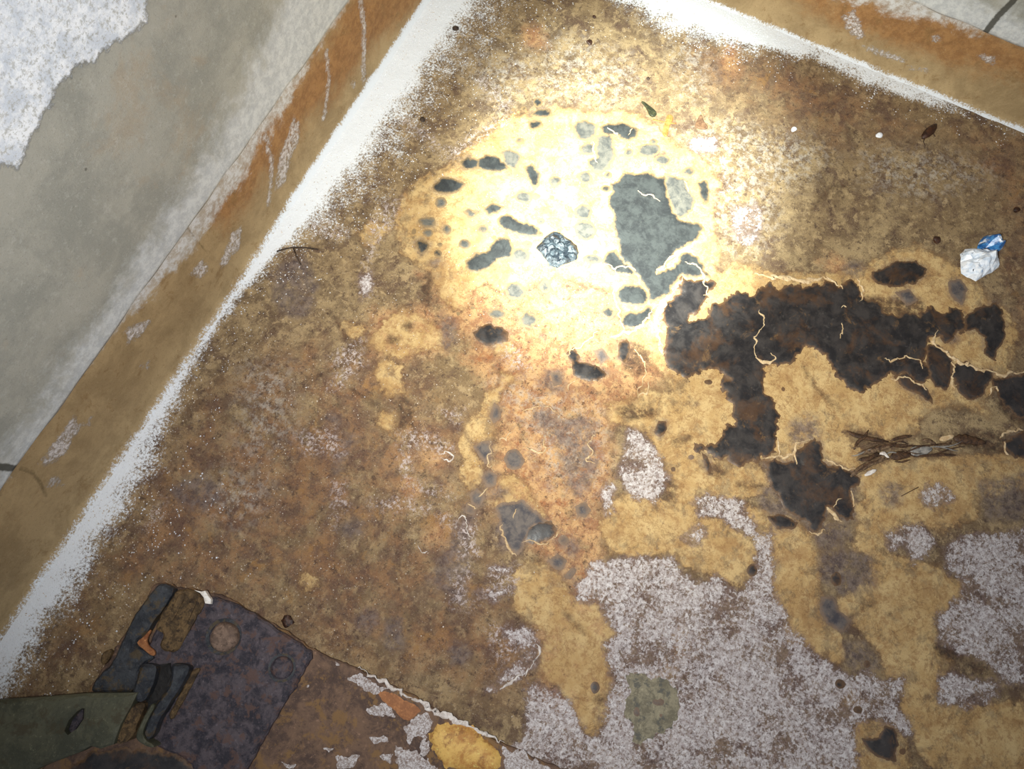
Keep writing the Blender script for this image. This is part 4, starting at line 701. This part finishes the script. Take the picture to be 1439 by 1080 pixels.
slab('rust_flake', [(189, 902), (200, 896), (212, 882), (214, 884), (203, 900), (210, 910), (219, 914), (217, 925), (211, 920)], .031, .036, 'rust_orange', br, .001, amp=.3)
slab('knuckle', [(197, 932), (220, 934), (213, 962), (203, 986), (190, 988), (184, 975)], .023, .046, 'rust_dark', br, .004, amp=.25)
slab('knuckle', [(238, 930), (268, 936), (264, 944), (250, 968), (233, 994), (222, 1012), (212, 1038), (201, 1043), (197, 1035), (207, 1010), (220, 985), (237, 965), (240, 948)], .023, .046, 'rust_dark', br, .004, amp=.25)
slab('gap_shade', [(221, 934), (239, 931), (241, 948), (237, 965), (221, 985), (208, 1008), (204, 987), (214, 962)], .0235, .028, 'gap_black', br, .001)  # black slab paints the shade in the gap between the knuckles
slab('rust_seam', [(283, 936), (270, 960), (256, 986), (240, 1016), (234, 1010), (247, 985), (262, 955), (274, 936)], .023, .030, 'rust_brown', br, .002, amp=.4)
slab('stop_post', [(214, 985), (202, 1006), (192, 1026), (188, 1038), (205, 1049), (219, 1053), (217, 1046), (200, 1040), (198, 1030), (208, 1008), (219, 990)], .023, .050, 'olive', br, .002, amp=.25)
slab('rust_crust', [(186, 990), (206, 986), (196, 1005), (186, 1035), (166, 1050), (159, 1041), (169, 1012), (178, 992)], PZ + .0003, .042, 'rust_brown', br, .003, amp=.5)
slab('lug', [(158, 911), (148, 912), (140, 920), (139, 934), (144, 938), (153, 925)], PZ + .001, .022, 'rust_brown', br, .003, amp=.3)

# ------------------------------------------------------------------ olive flat bar running out of frame to the left
BT = .052
bar = slab('flat_bar', [(-260, 1004), (0, 983), (60, 979), (120, 974), (192, 973), (184, 990), (168, 1018), (158, 1046), (140, 1052), (126, 1048), (110, 1057), (60, 1076), (30, 1090), (-260, 1115)], BT - .022, BT, 'olive', None, .003, lump=.0007, step=.012)
cut = slab('slot_cutter', [(115, 996), (114, 1008), (104, 1024), (90, 1034), (85, 1028), (91, 1013), (103, 1000), (110, 996)], BT - .014, BT + .01, 'rust_dark', None, 0)
m_ = bar.modifiers.new('slot', 'BOOLEAN'); m_.object = cut; m_.operation = 'DIFFERENCE'; m_.solver = 'EXACT'
bpy.context.view_layer.update()
me = bpy.data.meshes.new_from_object(bar.evaluated_get(bpy.context.evaluated_depsgraph_get())); bar.modifiers.clear(); bar.data = me
bpy.data.objects.remove(cut)
bar['label'] = 'olive grimy flat bar with oval slot'
rel(bar, br)
rel(slab('slot_shade_floor', [(117, 994), (116, 1010), (105, 1026), (90, 1037), (82, 1030), (89, 1011), (102, 998), (110, 994)], BT - .016, BT - .011, 'rust_plate', None, 0), br)  # dark inlay gives the slot its recess shade by colour
pp('black_sludge_and_shade', [(100, 1075), (125, 1060), (165, 1052), (200, 1054), (250, 1064), (275, 1080), (285, 1110), (80, 1115)], 'black', .001, .6)  # shade of the opening by the bar, laid as a black patch

# ------------------------------------------------------------------ crumpled litter
def crumple(name, px, mat, hh, s=.0055, seed=1, parent=None, f=70, base=.002):
    A = np.array([at(x, y, hh * .5)[:2] for x, y in px]); poly = rough_poly(A, .9, .006)
    lo, hi = poly.min(0), poly.max(0); gx, gy = np.meshgrid(np.arange(lo[0], hi[0], s), np.arange(lo[1], hi[1], s)); Gp = np.stack([gx.ravel(), gy.ravel()], 1)
    Gp = Gp + (rng.random(Gp.shape) - .5) * s * .9; Gp = Gp[sdf(Gp, poly) > s * .35]; nb = len(poly)
    r = delaunay_2d_cdt([Vector(p) for p in poly] + [Vector(p) for p in Gp], [(i, (i + 1) % nb) for i in range(nb)], [], 1, 1e-6)
    V2 = np.array([tuple(v) for v in r[0]]); d = np.maximum(sdf(V2, poly), 0)
    ca, sa = math.cos(.6 + seed), math.sin(.6 + seed); R2 = V2 @ np.array([[ca, -sa], [sa, ca]])
    rid = np.abs(vnoise(R2 * [1, .38], f, seed) * 2 - 1) * .7 + np.abs(vnoise(R2 * [.4, 1], f * 1.7, seed + 3) * 2 - 1) * .45
    z = base + hh * np.clip(d / max(d.max(), 1e-6) * 1.6, 0, 1) ** .6 * (.22 + 1.05 * rid) + .003 * rng.random(len(V2)) * (d > 0)
    o = mesh_obj(name, np.column_stack([V2, z]), r[2], mat); sm = o.modifiers.new('film', 'SOLIDIFY'); sm.thickness = .0008; sm.offset = -1
    if parent: rel(o, parent)
    return o
wr = thing('candy_wrapper', 'crumpled white and blue plastic wrapper on the brown floor', 'wrapper', (*at(1384, 362)[:2], 0))
zz = lambda pts: cz(1320, 290, 9.815, pts)
crumple('white_film', zz([(325, 720), (380, 620), (450, 505), (520, 500), (560, 560), (650, 530), (740, 480), (790, 580), (840, 610), (850, 680), (890, 780), (860, 840), (740, 880), (690, 930), (620, 970), (480, 935), (400, 880), (330, 780)]), 'wrap_white', .032, .006, seed=2, parent=wr)
crumple('blue_end', zz([(540, 540), (600, 480), (620, 410), (650, 370), (760, 350), (830, 350), (900, 420), (970, 500), (930, 560), (850, 620), (760, 600), (720, 520), (640, 560)]), 'wrap_blue', .028, .0065, seed=5, parent=wr, base=.004)
o = crumple('plastic_scrap', cz(730, 300, 11.99, [(250, 490), (330, 440), (470, 370), (560, 300), (700, 320), (820, 380), (900, 500), (960, 600), (1030, 700), (990, 800), (900, 820), (800, 840), (760, 880), (600, 900), (480, 830), (400, 760), (330, 650)]), 'scrap', .011, .0042, 7, f=110)
o['label'] = 'wrinkled dark blue-grey plastic scrap lying in the torch beam'; o['category'] = 'scrap'

# ------------------------------------------------------------------ small debris
def bit(name, px, h, mat, label, cat, bev=.0008, **k):
    o = slab(name, px, -.0006, h, mat, None, bev, amp=k.get('amp', .2)); o['label'] = label; o['category'] = cat; return o
z6 = lambda pts: cz(880, 120, 10.28, pts)
bit('dried_leaf', z6([(200, 205), (250, 220), (340, 290), (420, 350), (460, 410), (440, 440), (380, 465), (330, 430), (320, 350), (270, 270), (210, 240)]), .0035, 'leaf', 'curved dark green dried leaf sliver beside the bright spot', 'leaf')
ch = thing('rust_chip', 'orange elongated chip with a thin cross strand', 'chip', (*at(938, 175)[:2], 0))
slab('chip_body', z6([(590, 400), (690, 420), (680, 500), (620, 590), (600, 740), (560, 740), (515, 700), (550, 570), (575, 480)]), -.0006, .003, 'chip', ch, .0008, amp=.2)
rel(tube('cross_strand', [at(*p, .003) for p in z6([(380, 490), (500, 520), (600, 540), (720, 550)])], .0011, 'chip'), ch)
bit('brown_flake', z6([(1040, 470), (1080, 390), (1100, 460), (1130, 540), (1200, 580), (1190, 630), (1000, 600), (990, 560)]), .0035, 'brown', 'brown angular flake right of the orange chip', 'flake')
hu = thing('insect_husk', 'dark brown husk lying near the upper right salt line', 'husk', (*at(1304, 188)[:2], 0))
rel(tube('husk_body', [at(*p, .004) for p in cp(1039, 0, [(925, 700), (945, 680), (965, 660), (985, 640), (995, 628)])], [.002, .0075, .0085, .006, .002], 'insect', seg=10, flat=.6), hu)
for p in ([(940, 690), (930, 715), (938, 735)], [(930, 672), (918, 690)], [(975, 668), (990, 690)]): rel(tube('leg', [at(*a, .002) for a in cp(1039, 0, p)], .0008, 'insect', seg=5), hu)
fb = thing('dried_plant_strip', 'dark tangled strip of dried plant fibre beside the right tan patch', 'plant debris', (*at(1270, 640)[:2], 0))
z7 = lambda pts: cz(1190, 590, 7.195, pts)
for p, wd, mt, hh in (([(0, 110), (80, 150), (180, 180), (300, 200), (420, 220)], 46, 'fibre_dark', .003), ([(70, 300), (110, 220), (170, 180), (220, 100)], 34, 'fibre_dark', .004), ([(440, 210), (520, 180), (600, 165), (660, 160)], 36, 'fibre_dark', .005), ([(110, 340), (250, 310), (360, 270), (500, 240)], 64, 'fibre', .005), ([(40, 570), (120, 500), (250, 430), (350, 390), (400, 340)], 60, 'fibre', .005), ([(120, 400), (220, 390), (330, 330)], 44, 'fibre_dark', .006), ([(440, 380), (540, 355), (650, 345)], 84, 'fibre_dark', .004), ([(640, 330), (720, 310), (860, 290)], 100, 'fibre_grey', .004), ([(720, 365), (850, 355), (1000, 350), (1100, 355)], 30, 'fibre_dark', .005), ([(760, 200), (840, 210), (900, 250)], 46, 'fibre', .004), ([(900, 290), (1000, 250), (1060, 210)], 44, 'fibre', .004), ([(1080, 190), (1200, 195), (1400, 230)], 100, 'fibre_dark', .004), ([(940, 200), (1010, 180), (1085, 155)], 56, 'vein', .004), ([(330, 340), (380, 335), (425, 380)], 36, 'vein_white', .007), ([(180, 560), (240, 530), (300, 500)], 40, 'vein_white', .003), ([(200, 300), (400, 250), (560, 250), (680, 270)], 18, 'fibre_dark', .008), ([(80, 540), (200, 450), (330, 400)], 16, 'fibre_dark', .009), ([(480, 420), (560, 425), (640, 400)], 18, 'fibre_dark', .005)):
    A = np.array([at(*c, hh) for c in z7(p)]); tt = np.linspace(0, 1, 9); seg = np.linspace(0, 1, len(A)); C3 = np.stack([np.interp(tt, seg, A[:, i]) for i in range(3)], 1); C3[:, 2] += .0015 * (rng.random(9) - .5)
    rr = wd / 7.195 * .0012 * .5 * np.array([.3, .75, .95, 1, 1, .95, .9, .7, .25]) * rng.uniform(.85, 1.15, 9)
    rel(tube('fibre_blade', C3, rr, mt, seg=8, flat=.32), fb)
for k in range(16):
    u0 = rng.uniform(20, 900); ln = rng.uniform(160, 420); base = lambda u: np.interp(u, [0, 150, 400, 700, 1100, 1400], [330, 330, 300, 300, 290, 260])
    dv = rng.uniform(-110, 110) * (1 if u0 < 500 else .6); sl = rng.uniform(-.25, .12)
    C3 = np.array([at(*z7([(u0 + ln * f, base(u0 + ln * f) + dv + sl * ln * (f - .5) + 14 * math.sin(5 * f + k))])[0], .004 + .004 * rng.random()) for f in np.linspace(0, 1, 8)])
    rel(tube('fibre_strand', C3, np.array([.0004, .0009, .0013, .0014, .0013, .0011, .0008, .0004]), ('fibre', 'fibre_dark', 'fibre_dark', 'fibre_grey')[k % 4], seg=5), fb)
rt = thing('dry_root', 'thin dark forked root by the left salt band', 'root', (*at(420, 355)[:2], 0))
for p, r in (([(140, 335), (180, 322), (220, 315), (280, 315), (350, 325)], .0016), ([(225, 320), (240, 360), (262, 402)], .0012)): rel(tube('root_strand', [at(*c, .0015) for c in cp(350, 260, p)], r, 'root', seg=6), rt)
o = tube('straw', [at(*c, .001) for c in cp(1039, 520, [(818, 636), (860, 614), (906, 590)])], .0007, 'fibre_dark', seg=5); o['label'] = 'thin short straw on the tan patch below the plant strip'; o['category'] = 'straw'
def pebble(name, x, y, r, mat, label, cat):
    bm = bmesh.new(); bmesh.ops.create_icosphere(bm, subdivisions=2, radius=r); c = at(x, y, r * .4)
    for v in bm.verts: v.co *= 1 + .5 * (mnoise.noise(v.co * 140 + Vector((x, y, 0))))
    for v in bm.verts: v.co.z = v.co.z * .6
    lo = min(v.co.z for v in bm.verts)
    for v in bm.verts: v.co += Vector((c[0], c[1], -lo - .0004))
    me = bpy.data.meshes.new(name); bm.to_mesh(me); bm.free(); o = bpy.data.objects.new(name, me); COL.objects.link(o); me.materials.append(M[mat]); o['label'] = label; o['category'] = cat
for a in ((834.7, 23.6, .0035, 'insect', 'tiny black pebble near the top edge', 'pebble'), (827.8, 60, .006, 'insect', 'dark brown pebble above the torch spot', 'pebble'), (1428, 295, .006, 'insect', 'dark pebble by the right edge above the wrapper', 'pebble'), (594, 168, .005, 'root', 'small dark pebble left of the bright spot', 'pebble'), (640, 40, .006, 'root', 'small dark pebble beside the left salt band at the top', 'pebble'), (1235, 190, .006, 'salt', 'white crumb on brown floor left of the husk', 'crumb'), (1115.5, 182, .005, 'salt', 'white crumb right of the bright spot', 'crumb'), (911, 110, .0035, 'root', 'tiny dark pebble above the dried leaf', 'pebble'), (1316, 337, .007, 'insect', 'dark crumb left of the wrapper', 'crumb'), (404, 873, .0085, 'insect', 'black lump at the plinth edge', 'lump')): pebble('pebble', *a)
o = slab('paint_chip', cz(270, 810, 7.195, [(20, 135), (90, 150), (130, 140), (160, 190), (190, 230), (185, 275), (130, 270), (115, 210), (80, 165)]), PT - .001, .033, 'white_chip', None, .0006); o['label'] = 'white paint chip lying on the bracket corner'; o['category'] = 'paint chip'
